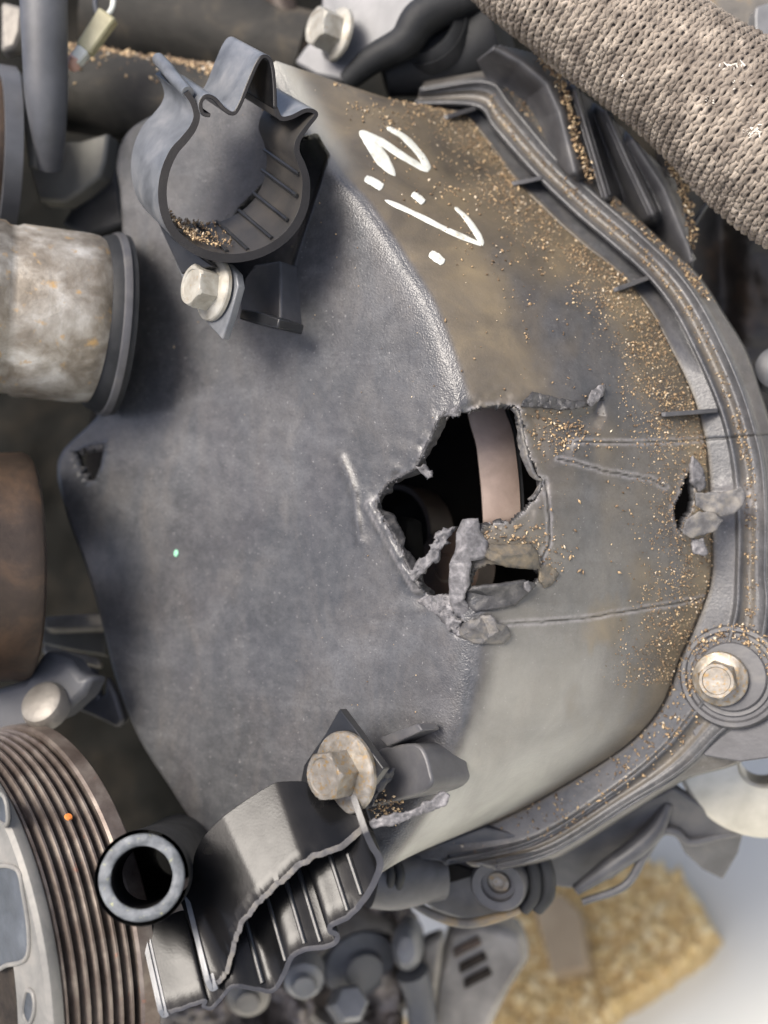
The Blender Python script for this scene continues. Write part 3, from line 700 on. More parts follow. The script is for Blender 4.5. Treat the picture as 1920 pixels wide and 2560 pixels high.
shard('torn_flap', [(1042,1168),(1054,1166),(1078,1184),(1083,1192),(1070,1193),(1050,1180)], lift(zface(1060) + 1.5, 0, 0, 0, 0, 1.2, 12, 10), 2.2, M_edge, cover, 4, 1.6, 19)
shard('torn_flap', [(1123,1025),(1140,1012),(1154,1020),(1150,1038),(1136,1043),(1126,1040)], onto(1.5, 2.0, 9, 11), 2.0, M_edge, cover, 4, 2.2, 20)
shard('torn_flap', [(1330,978),(1352,982),(1420,1000),(1470,1003),(1478,985),(1512,960),(1508,992),(1480,1014),(1430,1026),(1372,1022),(1318,1020),(1302,1012)], onto(1.2, 1.6, 12, 13), 1.2, M_edge_dark, cover, 5, 3.0, 22)
shard('torn_flap', [(1469,1000),(1476,980),(1500,962),(1515,960),(1508,990),(1480,1016)], onto(3.2, 1.6, 10, 14), 0.9, M_edge, cover, 4, 2.0, 23)
shard('torn_flap', Dz((855,880),(900,920),(960,1020),(975,1180),(920,1215),(870,1150),(850,1040)), onto(2.5, 1.4, 16, 17), 1.8, M_edge, cover, 5, 2.0, 27)
shard('torn_flap', Dz((880,1230),(1000,1215),(1180,1210),(1290,1170),(1350,1230),(1330,1330),(1240,1420),(1120,1440),(960,1390),(880,1350)), lambda u, v: -29 + 0.2 * (u - 1780) * PX * 1e3 + 1.5 * fbm(u / 30, v / 30, 2) , 1.2, M_edge_mix, cover, 5, 2.5, 28)
shard('torn_flap', Dz((790,1470),(920,1400),(1060,1400),(1140,1480),(1080,1560),(940,1625),(830,1640),(760,1600)), lambda u, v: -27 + 0.8 * fbm(u / 24 + 3, v / 24, 2) - 0.12 * (v - 1310) * PX * 1e3, 1.2, M_edge_mix, cover, 5, 2.5, 29)
shard('torn_flap', Dz((850,1660),(950,1650),(1000,1780),(960,1800),(870,1790)), lambda u, v: -29 + 1.4 * fbm(u / 14 + 6, v / 14, 3), 1.6, M_edge, cover, 5, 2.0, 30)

# thick broken wall of the shell along the left side of the hole
def torn_wall(path, off, dz, mat, seed):
    q = cr(np.array(path, float), len(path) * 12); n = len(q); cols = []
    zz = zcov(q[:, 0] - off[0] * 0.3, q[:, 1] - off[1] * 0.3)
    for k, t in enumerate(np.linspace(0, 1, 6)):
        e = (0.75 + 0.9 * fbm(q[:, 0] / 34 + seed, q[:, 1] / 34 + k * 0.15, 3)) * t
        cols.append(P(q[:, 0] - 3 + off[0] * e + 1.6 * fbm(q[:, 0] / 13 + k, q[:, 1] / 13 + seed, 3), q[:, 1] + off[1] * e + 1.6 * fbm(q[:, 0] / 13 + 9 + k, q[:, 1] / 13, 3), zz + 0.35 - dz * t + 0.7 * fbm(q[:, 0] / 7 + k, q[:, 1] / 7 + seed, 2)))
    V = np.stack(cols, 1).reshape(-1, 3)
    return mesh('torn_wall', V, gridfaces(n, 6)[:, ::-1], mat, cover, smooth=30, solid=1.0)
torn_wall([(1120,1030),(1099,1052),(1081,1097),(1057,1145),(1042,1172),(1015,1187),(981,1205),(959,1227),(948,1247),(946,1275)], (20, 9), 4.5, M_edge_dark, 1)
def burrs(n, L0, L1):
    Vb, Fb = [], []; b0 = 0
    for k in range(n):
        i = rng.integers(0, len(HJ)); a_ = HJ[i]; t_ = HJ[(i + 1) % len(HJ)] - HJ[i - 1]; t_ = t_ / (np.hypot(*t_) + 1e-6)
        if a_[1] > 1330 and a_[0] > 1120: continue
        inn_ = np.array((-t_[1], t_[0])); inn_ = inn_ if inpoly(np.array([a_[0] + inn_[0] * 5]), np.array([a_[1] + inn_[1] * 5]), HJ)[0] else -inn_
        an = rng.normal(0, 0.8); dr = inn_ * math.cos(an) + t_ * math.sin(an); L_ = rng.uniform(L0, L1) * rng.uniform(0.4, 1); w_ = rng.uniform(1.2, 3.4)
        z0 = float(zcov(*(a_ - inn_ * 6))) - rng.uniform(0.2, 2.2); dz = rng.normal(0, 1.2)
        q = np.array([(*(a_ - dr * 3 + t_ * w_), z0), (*(a_ - dr * 3 - t_ * w_), z0 - 0.3), (*(a_ + dr * L_ * 0.55 + t_ * w_ * 0.4 + rng.normal(0, 1, 2)), z0 + dz * 0.4), (*(a_ + dr * L_), z0 + dz), (*(a_ + dr * L_ * 0.4), z0 - 1.1)])
        Vb.append(P(q[:, 0], q[:, 1], q[:, 2])); Fb += [tuple(x + b0 for x in f) for f in ((0, 2, 1), (2, 3, 1), (0, 4, 2), (4, 3, 2), (1, 3, 4), (0, 1, 4))]; b0 += 5
    o = mesh('torn_burr', np.concatenate(Vb), Fb, M_edge, cover, smooth=0); o['kind'] = 'stuff'
burrs(110, 4, 15)
torn_wall([(1290,1016),(1303,1032),(1309,1058),(1318,1103),(1330,1151),(1347,1190),(1360,1199),(1353,1230),(1335,1251)], (-13, 3), 3.2, M_edge_mix, 8)
torn_wall([(946,1272),(966,1300),(984,1330),(1005,1373),(1027,1421),(1051,1463),(1078,1490)], (26, -6), 4.0, M_edge_dark, 5)

# ------------------------------------------------------------------ bolts
def bolt(label, uv, zmm, Rf, Rh, hh, mat, ax=NB, spin=0.3, washer=None):
    o = thing('hex_bolt', label, 'bolt', P(uv[0], uv[1], zmm), 'flanged hex bolts of the cover')
    n = nrm(ax); x, y, n = frame(n); c = np.array(o.location)
    V, Fc = lathe_vf(c, n, [(Rf, -1.2), (Rf, 0.2), (Rf * 0.965, 0.75), (Rf * 0.80, 1.5), (Rh * 0.98, 1.9), (Rh * 0.5, 1.9)], 72)
    mesh('flange', V, Fc, mat, o, smooth=30)
    th = np.arange(6) * math.pi / 3 + spin; ring = lambda r, h: [c + (r * (math.cos(t) * x + math.sin(t) * y) + n * h) * 1e-3 for t in th]
    seg = 48; ths = np.arange(seg) * 2 * math.pi / seg + spin
    def hexr(t): 
        a = ((t - spin) % (math.pi / 3)) - math.pi / 6
        return math.cos(math.pi / 6) / math.cos(a)
    rows = []
    for kind, r, h in (('h', Rh, 1.4), ('h', Rh, hh - 1.2), ('m', Rh, hh - 0.35), ('c', Rh * 0.86, hh), ('c', Rh * 0.72, hh), ('c', Rh * 0.68, hh - 0.45), ('c', Rh * 0.3, hh - 0.5), ('c', 0.01, hh - 0.5)):
        for t in ths:
            k = hexr(t); rad = r * (k if kind == 'h' else min(k, 0.93) if kind == 'm' else 1)
            hz = h - (0.55 * max(0, (k - 0.93) / 0.07) if kind == 'm' else 0)
            rows.append(c + (rad * (math.cos(t) * x + math.sin(t) * y) + n * hz) * 1e-3)
    mesh('head', np.array(rows), gridfaces(8, seg, closed_c=True), mat, o, smooth=28)
    if washer:
        V, Fc = lathe_vf(c, n, [(Rf * 0.9, -1.4), (washer, -1.4), (washer, -2.6), (Rf * 0.9, -2.6)], 72); mesh('washer', V, Fc, M_clip, o, smooth=30)
    return o

# ------------------------------------------------------------------ upper clip
Z1 = lambda *p: [(x / 2.074, y / 2.074) for x, y in p]
def Evec(uv, z, duv, dz): return P(uv[0] + duv[0], uv[1] + duv[1], z + dz) - P(uv[0], uv[1], z)
zU = -10
uclip = thing('hose_clip', 'open black ring clip with a folded hook latch on the upper cover face', 'clip', P(560, 640, -30), 'hose clips screwed to the cover')
EU = Evec((600, 500), zU, (-80, -66), -26)
ring_pts = Z1((965,478),(1000,530),(1020,600),(1000,665),(955,725),(900,790),(857,890),(842,1000),(857,1110),(905,1208),(990,1283),(1100,1328),(1235,1338),(1380,1298),(1500,1210),(1572,1085),(1588,950),(1568,860),(1540,790),(1548,725),(1595,655),(1640,592),(1590,572),(1510,608),(1455,612),(1428,560))
ribbon('ring_band', ring_pts, zU, EU, [2.0,2.0,2.4,2.8,3.0,3.0,3.0,3.0,3.0,3.0,3.0,3.0,3.0,2.6,2.2,1.8,1.5,1.4,1.5,1.6,1.6], M_clip_dust_sheen, uclip, 7, 6, 0.3, edge=M_clip_black, inner=M_clip_in)
hook = Z1((1428,562),(1424,440),(1408,325),(1370,292),(1335,328),(1290,430),(1246,540),(1212,588),(1165,568),(1112,512),(1068,500),(1040,535),(1052,588),(1092,600))
ribbon('latch_hook', hook, zU + 0.2, EU, [1.4,1.4,1.6,1.6,1.6,1.6,1.5], M_clip_dust_sheen, uclip, 7, 6, 0.3, edge=M_clip_black, inner=M_clip_black)
tube('latch_pin', [(470,232,zU-1),(445,205,zU-10),(418,172,zU-18),(396,148,zU-26)], [2.2,2.4,2.6,2.4], M_clip_dust_sheen, uclip, 16)
for x, y in ((1553,905),(1540,1015),(1492,1142),(1412,1238),(1288,1298),(1180,1305)):
    a = P(x / 2.074, y / 2.074, zU - 0.6)[None]; pth = a + np.linspace(0.02, 0.98, 8)[:, None] * EU
    V, Fc = tube_vf(pth, 0.75, 8); mesh('inner_rib', V, Fc, M_clip, uclip)
Az = lambda *p: [(400 + x / 4.1475, 560 + y / 4.1475) for x, y in p]
pb = P(535, 726, -24)
plate('mounting_plate', Az((60,60),(330,250),(700,410),(790,510),(812,640),(725,960),(645,1195),(490,1030),(300,720),(170,420)), pb, 3.2, M_clip_dust_sheen, uclip, bevel=0.4)
plate('web', Z1((790,1090),(830,1130),(900,1240),(1010,1310),(1100,1380),(940,1420),(880,1290)), P(440, 620, -30), 3, M_clip, uclip, bevel=0.4)
# boss under the plate
ub = plate('clip_boss', Az((880,560),(980,420),(1240,380),(1250,640),(1250,1000),(1190,1085),(820,985),(830,800)), P(700, 730, -33), 22, M_plas, cover, bevel=0.8)
plate('clip_boss', Az((840,880),(1000,900),(1240,980),(1215,1085),(1000,1040),(815,985)), P(640, 800, -27), 12, M_clip, cover, bevel=0.6)
bolt('pale flanged hex bolt under the open ring clip', (533, 726), -22.5, 11.2, 8.0, 9.5, M_bolt, spin=0.55, ax=(-0.78,0.10,0.62))

# ------------------------------------------------------------------ lower clip
Lz = lambda *p: [(350 + x / 2.074, 1700 + y / 2.074) for x, y in p]
zL = 16
lclip = thing('hose_clip', 'broken black ring clip with torn edge and toothed inside below the face', 'clip', P(780, 2080, 0), 'hose clips screwed to the cover')
EL = Evec((700, 2250), zL, (-62, -212), -16)
lower = Lz((125,1730),(235,1700),(335,1665),(330,1695),(375,1700),(430,1640),(490,1588),(600,1603),(685,1612),(740,1545),(785,1440),(860,1398),(950,1388),(1012,1362),(1022,1325),(985,1302),(1000,1268),(1090,1222),(1180,1112),(1238,1000),(1242,930),(1205,865),(1170,790))
ribbon('lower_jaw', lower, zL, EL, [1.6,1.4,1.3,1.5,1.8,1.8,1.8,2.0,2.4,2.2], M_clip_black, lclip, 8, 6, 0.3, jagf=0.02, seed=3, edge=M_clip_sheen)
upper = Lz((378,1590),(425,1555),(462,1500),(485,1420),(508,1330),(560,1235),(640,1140),(740,1045),(850,955),(960,900),(1060,860),(1130,800),(1190,725))
eo = [(-92,-217,1),(-94,-215,1),(-98,-212,1),(-102,-206,1),(-106,-202,1),(-106,-202,1),(-95,-205,1),(-77,-207,1),(-66,-209,0.97),(-60,-209,0.86),(-60,-209,0.66),(-60,-209,0.45),(-60,-209,0.28)]
ribbon('upper_band', upper, zL, EL, [1.8,1.8,2.0,2.2,2.4,2.6], M_clip_sheen, lclip, 10, 8, 0.25, jagf=0.07, seed=9, zs=[17,17,17,17,17,17,17,16,15,13,11,9,7], edge=M_edge_mix, inner=M_clip_black, Es=[(700, 2250, a_ * f_, b_ * f_, -16 * f_) for a_, b_, f_ in eo])
ribbon('latch_lip', Lz((350,1560),(372,1600),(400,1588)), zL + 1.5, EL, 1.8, M_clip_dust_sheen, lclip, 8, 6, 0.4)
ribbon('latch_lip', Lz((105,1712),(122,1738),(145,1728)), zL + 0.5, EL, 1.8, M_clip_dust_sheen, lclip, 8, 6, 0.4)
for x, y, l_ in ((640,1585,1),(760,1470,1),(858,1380,.95),(940,1370,.9),(1080,1205,.7),(1150,1120,.5)):
    a = P(350 + x / 2.074, 1700 + y / 2.074, zL)[None]; pth = a + np.linspace(0.03, 0.97, 8)[:, None] * EL * l_
    V, Fc = tube_vf(pth, 0.9, 8); mesh('inner_rib', V, Fc, M_clip, lclip)
plb = P(861, 1931, 0.5)
plate('mounting_plate', Lz((1035,148),(960,280),(850,440),(830,540),(900,640),(1010,730),(1130,640),(1262,458),(1160,315)), plb, 3.4, M_clip, lclip, bevel=0.4)
shard('torn_edge', Lz((1060,900),(1120,820),(1180,745),(1225,740),(1190,800),(1120,870),(1040,925),(980,930)), lambda u, v: 5 + 1.2 * fbm(u / 12, v / 12, 3), 1.0, M_edge, lclip, 5, 3.0, 41)
shard('torn_strip', Lz((1190,740),(1260,715),(1400,680),(1520,620),(1580,580),(1605,600),(1590,650),(1480,690),(1330,750),(1200,770)), lambda u, v: zL - 4 - 0.10 * (u - 930) * PX * 1e3 + 1.0 * fbm(u / 20, v / 20, 3), 1.4, M_edge, lclip, 5, 2.5, 42)
shard('torn_strip', Lz((1130,640),(1250,480),(1325,455),(1300,520),(1240,590),(1200,660),(1140,700)), lambda u, v: 6 - 0.2 * (u - 930) * PX * 1e3 + 1.2 * fbm(u / 12, v / 12, 3), 0.8, M_edge_dark, lclip, 5, 2.0, 43)
plate('clip_boss', Lz((1215,400),(1270,350),(1420,330),(1475,380),(1505,480),(1512,540),(1450,590),(1260,640),(1180,640)), P(1010, 1950, -1), 20, M_plas, cover, bevel=1.2, rnd=3)
plate('clip_boss', Lz((1240,300),(1440,225),(1465,262),(1280,345)), P(1010, 1840, 0), 9, M_plas, cover, bevel=0.5)
bolt('weathered flanged hex bolt holding the broken lower clip', (861, 1931), 3.0, 14.0, 8.8, 10.5, M_bolt_grey, spin=0.2, ax=(-0.66,0.02,0.72))

# ------------------------------------------------------------------ flange bolt pad, right
padc = P(1826, 1692, -33); NP = nrm((-0.42, 0.10, 0.90))
lathe('bolt_pad', padc, NP, [(0.1,-3),(10,-3),(14.6,-2.6),(15.2,-3.2),(16.4,-3.2),(17.2,-2.4),(18.6,-2.4),(19.4,-3.4),(20,-8),(21,-14)], M_plas, cover, 96, smooth=40)
plate('bolt_ear', [(1690,1640),(1720,1580),(1800,1540),(1960,1540),(1960,1890),(1850,1905),(1760,1890),(1715,1800),(1690,1720)], P(1826,1692,-39), 3, M_plas, cover, n=NP, bevel=0.6)
lathe('bolt_washer', padc, NP, [(4,-2.6),(12.4,-2.6),(12.9,-1.8),(12.4,-1.2),(4,-1.2)], M_plas, cover, 96)
b3 = bolt('zinc hex bolt in the round pad at the right of the flange', (1800, 1697), -33, 10.2, 7.2, 8.5, M_bolt_grey, ax=(-0.42, 0.04, 0.90), spin=0.75)

# ------------------------------------------------------------------ inside of the hole
belt = cr(np.array([(1130,780,1235,770),(1150,900,1245,890),(1171,1039,1258,1009),(1190,1109,1280,1076),(1198,1169,1292,1151),(1204,1229,1299,1226),(1209,1311,1301,1300),(1210,1345,1300,1345),(1208,1378,1296,1378)], float), 80)
zb = np.interp(np.linspace(0, 1, 80), [0, 0.74, 0.82, 0.9, 1], [-20, -18, -22, -45, -75])
e0 = P(belt[:, 0], belt[:, 1], zb - 7); e1 = P(belt[:, 2], belt[:, 3], zb - 9); e2 = P(belt[:, 2] + 8, belt[:, 3], zb - 12)
cols = [e0 + (e1 - e0) * t + np.array((0, 0, 1e-3 * 1.0 * (1 - (2 * t - 1) ** 2))) for t in np.linspace(0, 1, 8)]
dn3 = np.array((0, 0, -3e-3))
V = np.stack([c_ for c_ in cols] + [e1 + dn3] + [e0 + dn3], 1)
drive = thing('drive_belt', 'smooth brown belt running behind the torn hole', 'belt', P(1250, 1200, -30))
mesh('belt_back', V.reshape(-1, 3), gridfaces(80, 10, closed_c=True)[:, ::-1], M_belt, drive, smooth=40)
V = np.stack([e1 + np.array((0.4e-3, 0, -1.0e-3)), e1 + np.array((1.6e-3, 0, -1.4e-3)), e1 + np.array((1.6e-3, 0, -4e-3)), e1 + np.array((0.4e-3, 0, -4e-3))], 1)
mesh('belt_edge', V.reshape(-1, 3), gridfaces(80, 4, closed_c=True)[:, ::-1], M_rubber, drive, smooth=40)
ip_ = thing('inner_pulley', 'dim brown pulley rim deep inside the torn hole', 'pulley', P(1000, 1350, -75))
lathe('pulley_rim', P(1010, 1345, -90), NB, [(20,-7),(22,-7),(22,7),(20,7)], M_rust_dark, ip_, 64)
lathe('pulley_disc', P(1010, 1345, -90), NB, [(0.1,3),(8,3),(9,1),(20,0),(20,-4)], M_dark, ip_, 64)
lathe('guide_pulley', P(1128, 1420, -62), NB, [(0.1,4),(5,4),(6,3),(15,3),(16,2),(16,-8)], M_rust_dark, None, 48)
tag(bpy.data.objects['guide_pulley'], 'small rusty wheel low inside the torn hole', 'pulley')
blk = plate('inner_casting', [(1000,1290),(1020,1300),(1030,1400),(1000,1420),(975,1340)], P(1000, 1340, -45), 8, M_soot, None, bevel=1)
tag(blk, 'small dark casting lug inside the left of the hole', 'engine part')

# ------------------------------------------------------------------ crank pulley, lower left
NPU = nrm((-0.74, -0.02, 0.67))
cp = P(112, 2350, -58)
pul = thing('crank_pulley', 'large grooved crankshaft pulley at the lower left', 'pulley', cp)
Rp = 84; W = 37
lathe('pulley_drum', cp, NPU, [(40,0),(Rp-3.5,0),(Rp-3.5,W),(40,W)], M_groove, pul, 160)
lathe('back_flange', cp, NPU, [(Rp-6,-1.5),(Rp,-1.5),(Rp+1.2,-0.5),(Rp+1.2,5.2),(Rp+0.4,6.2),(Rp-6,6.2)], M_rib, pul, 160)
for k in range(7):
    h = 8.9 + k * 3.95
    lathe('groove_ridge', cp, NPU, [(Rp-4,h-1.5),(Rp-0.6,h-0.8),(Rp,h-0.4),(Rp,h+0.4),(Rp-0.6,h+0.8),(Rp-4,h+1.5)], M_rib, pul, 160)
lathe('front_rim', cp, NPU, [(Rp-6,W-3.0),(Rp+0.5,W-3.0),(Rp+1.2,W-2),(Rp+1.2,W+1),(Rp-0.5,W+2.4),(62,W+2.6),(58,W-1),(44,W-6)], M_hub, pul, 160)
lathe('hub', cp, NPU, [(44,W-6),(36,W-6),(30,W+1),(14,W+2),(0.1,W+2)], M_hub, pul, 96)
x_, y_, n_ = frame(NPU)
pf0 = cp + NPU * (W + 2.7) * 1e-3
for poly in ([(-20,2190),(40,2172),(58,2235),(72,2330),(66,2395),(20,2412),(-20,2405)], [(-10,1985),(12,1995),(20,2040),(14,2062),(-10,2040)], [(66,2478),(84,2486),(86,2530),(72,2560),(58,2530)]):
    plate('rim_slot', poly, pf0, 1.5, M_slot, pul, n=NPU, bevel=0.4, rnd=4)
    q_ = np.array(cr(np.array(poly, float), 60, True)); ring_ = PP(q_[:, 0], q_[:, 1], pf0, NPU); ring_ = np.concatenate([ring_, ring_[:2]])
    V, Fc = tube_vf(ring_, 0.8, 8, cap=False); mesh('slot_lip', V, Fc, M_hub, pul)
spot = cp + 0
# paint flecks
V, Fc = lathe_vf(P(440, 1383, float(zcov(440, 1383)) + 0.2), NB, [(1.5,0.0),(1.2,0.3),(0.1,0.4)], 16); o = mesh('paint_fleck', V, Fc, M_green, None); tag(o, 'tiny green paint fleck on the grey cover face', 'paint fleck')
def at_pulley(u, v, rad, h):
    best = None
    for a in np.linspace(0, 2 * math.pi, 2000):
        q = cp + (math.cos(a) * x_ + math.sin(a) * y_) * rad * 1e-3 + n_ * h * 1e-3
        k = (D - q[2]) / D; uu = q[0] / PX / k + 960; vv = 1280 - q[1] / PX / k; e = (uu - u) ** 2 + (vv - v) ** 2
        if best is None or e < best[0]: best = (e, q, math.cos(a) * x_ + math.sin(a) * y_)
    return best
e, q, rn = at_pulley(232, 2015, Rp + 0.1, 8.9 + 2 * 3.95)
V, Fc = lathe_vf(q, rn, [(1.5,-0.3),(1.2,0.3),(0.1,0.5)], 14); o = mesh('paint_fleck', V, Fc, M_orange, None); tag(o, 'small orange paint fleck on the pulley grooves', 'paint fleck')

# ------------------------------------------------------------------ cut hose end
hose = thing('cut_hose', 'cut black rubber hose with an open grey end beside the pulley', 'hose', P(360, 2190, 10))
hp = cr(np.array([(354,2194,26),(366,2186,10),(400,2165,-25),(450,2130,-70)], float), 30); hp3 = P(hp[:, 0], hp[:, 1], hp[:, 2])
V, Fc = tube_vf(hp3, 15.0, 40, cap=False); mesh('hose_wall', V, Fc, M_rubber, hose, smooth=60)
V, Fc = tube_vf(hp3, 9.6, 40, cap=False); mesh('hose_bore', V, [f[::-1] for f in Fc], M_dark, hose, smooth=60)
hn = nrm(hp3[0] - hp3[1])
V, Fc = lathe_vf(hp3[0], hn, [(9.6,-1.5),(9.9,0.0),(11,0.5),(13.2,0.4),(13.7,-0.2),(13.8,-1.5)], 64)
V = V + hn * (0.8e-3 * fbm(V[:, 0] * 400, V[:, 1] * 400, 3))[:, None]; mesh('hose_end', V, Fc, M_hoseend, hose, smooth=60)

# ------------------------------------------------------------------ left: aluminium housing, black ring, idlers
cyl = thing('filter_housing', 'stained pale aluminium cylinder at the left edge above the cover', 'engine part', P(150, 800, -70))
NC = nrm((-0.93, 0.06, 0.36))
ca = P(262, 803, -72)
lathe('cylinder', ca, NC, [(0.1,0),(27,0),(31.5,1.5),(33.5,5),(34,9),(34,34),(33,36),(33,39),(34.5,41),(34.5,80),(0.1,80)], M_alu, cyl, 96, smooth=40)
rg = thing('rubber_seal', 'broad black rubber seal ring round the aluminium cylinder', 'seal', P(280, 810, -75))
lathe('seal_ring', P(240, 808, -74), nrm((-0.90,0.06,0.42)), [(30,2),(33.5,2),(35,0.5),(36,-2),(36.8,-5),(36.8,-9)], M_rubber, rg, 96, smooth=40)
lathe('seal_lip', P(240, 808, -74), nrm((-0.90,0.06,0.42)), [(36.4,-3.5),(37.2,-4),(37.6,-5.5),(37.6,-6.5),(36,-6.5)], M_plas, rg, 96, smooth=40)
idl = thing('idler_pulley', 'smooth rusty brown idler pulley at the left edge', 'pulley', P(0, 1410, -60))
NI = nrm((-0.90, 0.0, 0.43))
lathe('wheel_rim', P(74, 1415, -78), NI, [(10,0),(43,0),(46,1.5),(47,4),(46.5,9),(46.5,26),(47,30),(45,33),(20,33)], M_rust, idl, 96, smooth=40)
fan = thing('ribbed_pulley', 'dark ribbed pulley at the upper left edge', 'pulley', P(0, 380, -90))
lathe('pulley_drum', P(10, 390, -100), NI, [(10,0),(31,0),(31,40),(10,40)], M_soot, fan, 72)
for k in range(5): lathe('groove_ridge', P(10, 390, -100), NI, [(30.5,3+k*7),(32.5,4+k*7),(32.5,6+k*7),(30.5,7+k*7)], M_rubber if k % 2 else M_rust, fan, 72)
lathe('pulley_guard', P(28, 390, -100), NI, [(33,0),(36.5,0),(36.5,7),(33,7)], M_greyhose, fan, 72)

# ------------------------------------------------------------------ top left background
gh_ = thing('coolant_hose', 'grey rubber hose running straight down at the upper left', 'hose', P(110, 150, -60))
tube('hose_wall', [(108,-60,-60),(112,100,-62),(116,240,-66),(122,340,-72),(126,420,-80)], [9.5,9,8.5,6.8,4.8], M_greyhose, gh_, 28)
M_pipe = simple('dusty_black_pipe', [(0.3, (0.016, 0.016, 0.014)), (0.52, (0.032, 0.030, 0.026)), (0.72, (0.075, 0.062, 0.044)), (0.85, (0.11, 0.085, 0.055))], 45, 6, (0.6, 0.8), 0, 0.5, 300, 0.5, spec=0.25)
def pipe(name, label, pts, rad, mat, cat='pipe', sides=32):
    o = tube(name, pts, rad, mat, None, sides); return tag(o, label, cat)
p1 = [(120,215,-120),(240,232,-118),(420,258,-116),(560,280,-114)]
pipe('coolant_pipe', 'dark pipe with sawdust on top between grey hose and ring clip', p1, 18.5, M_pipe)
p2 = [(230,30,-150),(420,60,-150),(620,110,-150),(760,150,-150)]
pipe('intake_pipe', 'broad dark pipe along the top left behind the clip hook', p2, 22, M_pipe)
pipe('small_pipe', 'rusty thin pipe behind the pale bracket at the top', [(690,-20,-140),(720,60,-140),(735,140,-140)], 7, M_rust)
con = thing('wire_connector', 'pale yellow wire connector hanging at the upper left', 'connector', P(230, 80, -70))
def cbox(name, a, b, wd, z, mat, par, th=6):
    a = np.array(a, float); b = np.array(b, float); t = nrm(b - a); n2 = np.array((-t[1], t[0])) * wd / 2
    q = [a + n2, b + n2 * 0.85, b - n2 * 0.85, a - n2]
    return plate_pts(name, np.array([P(p[0], p[1], z) for p in q]), (0, 0, -th * 1e-3), mat, par, 1.0)
cbox('connector_body', (268,30), (205,122), 52, -72, M_ylw, con)
cbox('connector_tip', (207,118), (182,150), 34, -71, M_paint, con)
tube('wire', [(285,-20,-80),(280,20,-76),(262,45,-73)], 1.1, M_paint, con, 8); tube('wire', [(242,-20,-80),(238,12,-76),(246,45,-73)], 1.1, M_greyhose, con, 8)
tube('wire', [(190,140,-72),(184,158,-74),(186,168,-76)], 2.6, simple('pink_wire', [(0.3,(0.5,0.3,0.24)),(0.7,(0.6,0.38,0.3))]), con, 8)
br = plate('engine_bracket', [(70,330),(140,352),(200,352),(270,330),(262,400),(250,440),(200,480),(160,505),(95,500),(75,430)], P(170, 400, -104), 10, M_olive, None, n=nrm((-0.3,0.1,0.9)), bevel=1.5)
tag(br, 'dull olive bracket below the grey hose end', 'bracket')
bl2 = plate('rubber_mount', [(258,352),(292,350),(290,420),(300,500),(310,560),(220,590),(150,560),(200,480),(245,430)], P(250, 450, -108), 14, M_rubber, None, n=nrm((-0.3,0.1,0.9)), bevel=2)
tag(bl2, 'black rubber mount left of the ring clip', 'rubber mount')
cl = plate('casting_edge', [(0,0),(60,15),(55,80),(40,120),(0,130)], P(20, 60, -90), 10, M_casting, None, n=nrm((0,0,1)), bevel=2); tag(cl, 'pale casting corner at the very top left', 'engine part')
cl = plate('casting_strap', [(0,180),(40,170),(70,215),(62,250),(85,320),(90,420),(70,420),(60,330),(40,250),(0,215)], P(30, 250, -88), 4, M_hub, None, n=nrm((-0.2,0,1)), bevel=1); tag(cl, 'pale curved metal strap beside the grey hose', 'bracket')

# ------------------------------------------------------------------ top middle bracket, bolt, rubber
Eq = lambda *p: [(650 + x / 2.765, y / 2.765) for x, y in p]
tb_ = plate('metal_bracket', Eq((420,-60),(1080,-60),(1060,60),(1010,220),(790,325),(650,410),(575,560),(380,520),(230,430),(300,330),(420,200)), P(850, 100, -98), 7, M_pale, None, n=nrm((-0.5,0.1,0.86)), bevel=1.5)
tag(tb_, 'pale cast metal bracket at the top centre', 'bracket')
bolt('pale hex bolt on the cast bracket at the top', (842, 86), -90, 11.2, 8.6, 11, M_bolt, ax=(-0.80, 0.12, 0.55), spin=0.4)
rub = thing('rubber_boot', 'black rubber boot between the pale bracket and the knitted sleeve', 'rubber boot', P(1100, 100, -85))
tube('boot_strap', [(868,205,-96),(930,150,-90),(1010,105,-86),(1050,50,-84),(1120,10,-84),(1220,-20,-84)], [4.5,6,7,8,8,8], M_rubber, rub, 20)
lathe('boot_cup', P(1100, 95, -96), nrm((-0.5,0.2,0.8)), [(0.1,2),(8,2),(9.5,8),(12,9),(15,6),(17,-2),(18,-16)], M_rubber, rub, 48)
lathe('boot_rib', P(1100, 95, -96), nrm((-0.5,0.2,0.8)), [(15,6.2),(16.2,7),(17.6,3),(17.6,1),(16,1)], M_rubber, rub, 48)
tube('boot_neck', [(960,190,-104),(1050,165,-104),(1150,140,-100),(1260,90,-92)], [9,13,15,16], M_rubber, rub, 24)

# ------------------------------------------------------------------ knitted sleeve over a hose
sl = thing('knitted_sleeve', 'tan knitted heat sleeve over the hose at the upper right', 'heat sleeve', P(1700, 200, -20))
ax0 = P(1225, -175, -48); ax1 = P(2080, 470, -18)
dirs = nrm(ax1 - ax0); Ls = np.linalg.norm(ax1 - ax0)
vw = nrm(np.array((0, 0, D)) - (ax0 + ax1) / 2); ys = nrm(vw - dirs * (vw @ dirs)); xs = np.cross(ys, dirs)
def srad(t): return 0.0215 + 0.0065 * t + 0.0012 * math.sin(t * 9)
V, Fc = tube_vf(ax0 + np.linspace(0, 1, 40)[:, None] * (ax1 - ax0), [srad(t) * 1e3 - 0.15 for t in np.linspace(0, 1, 40)], 48)
mesh('hose_core', V, Fc, simple('sleeve_core', [(0.3, (0.08, 0.066, 0.056)), (0.7, (0.14, 0.118, 0.1))], 200, 4, (0.7, 0.9)), sl, smooth=60)
rows, wales = 52, 33
pitch = Ls / rows
Vs, Fs = [], []; base = 0; SD = 5
t = np.arange(0, wales * 12 + 1) / 12 * 2 * math.pi
sel = None
vis = math.pi * 0.72
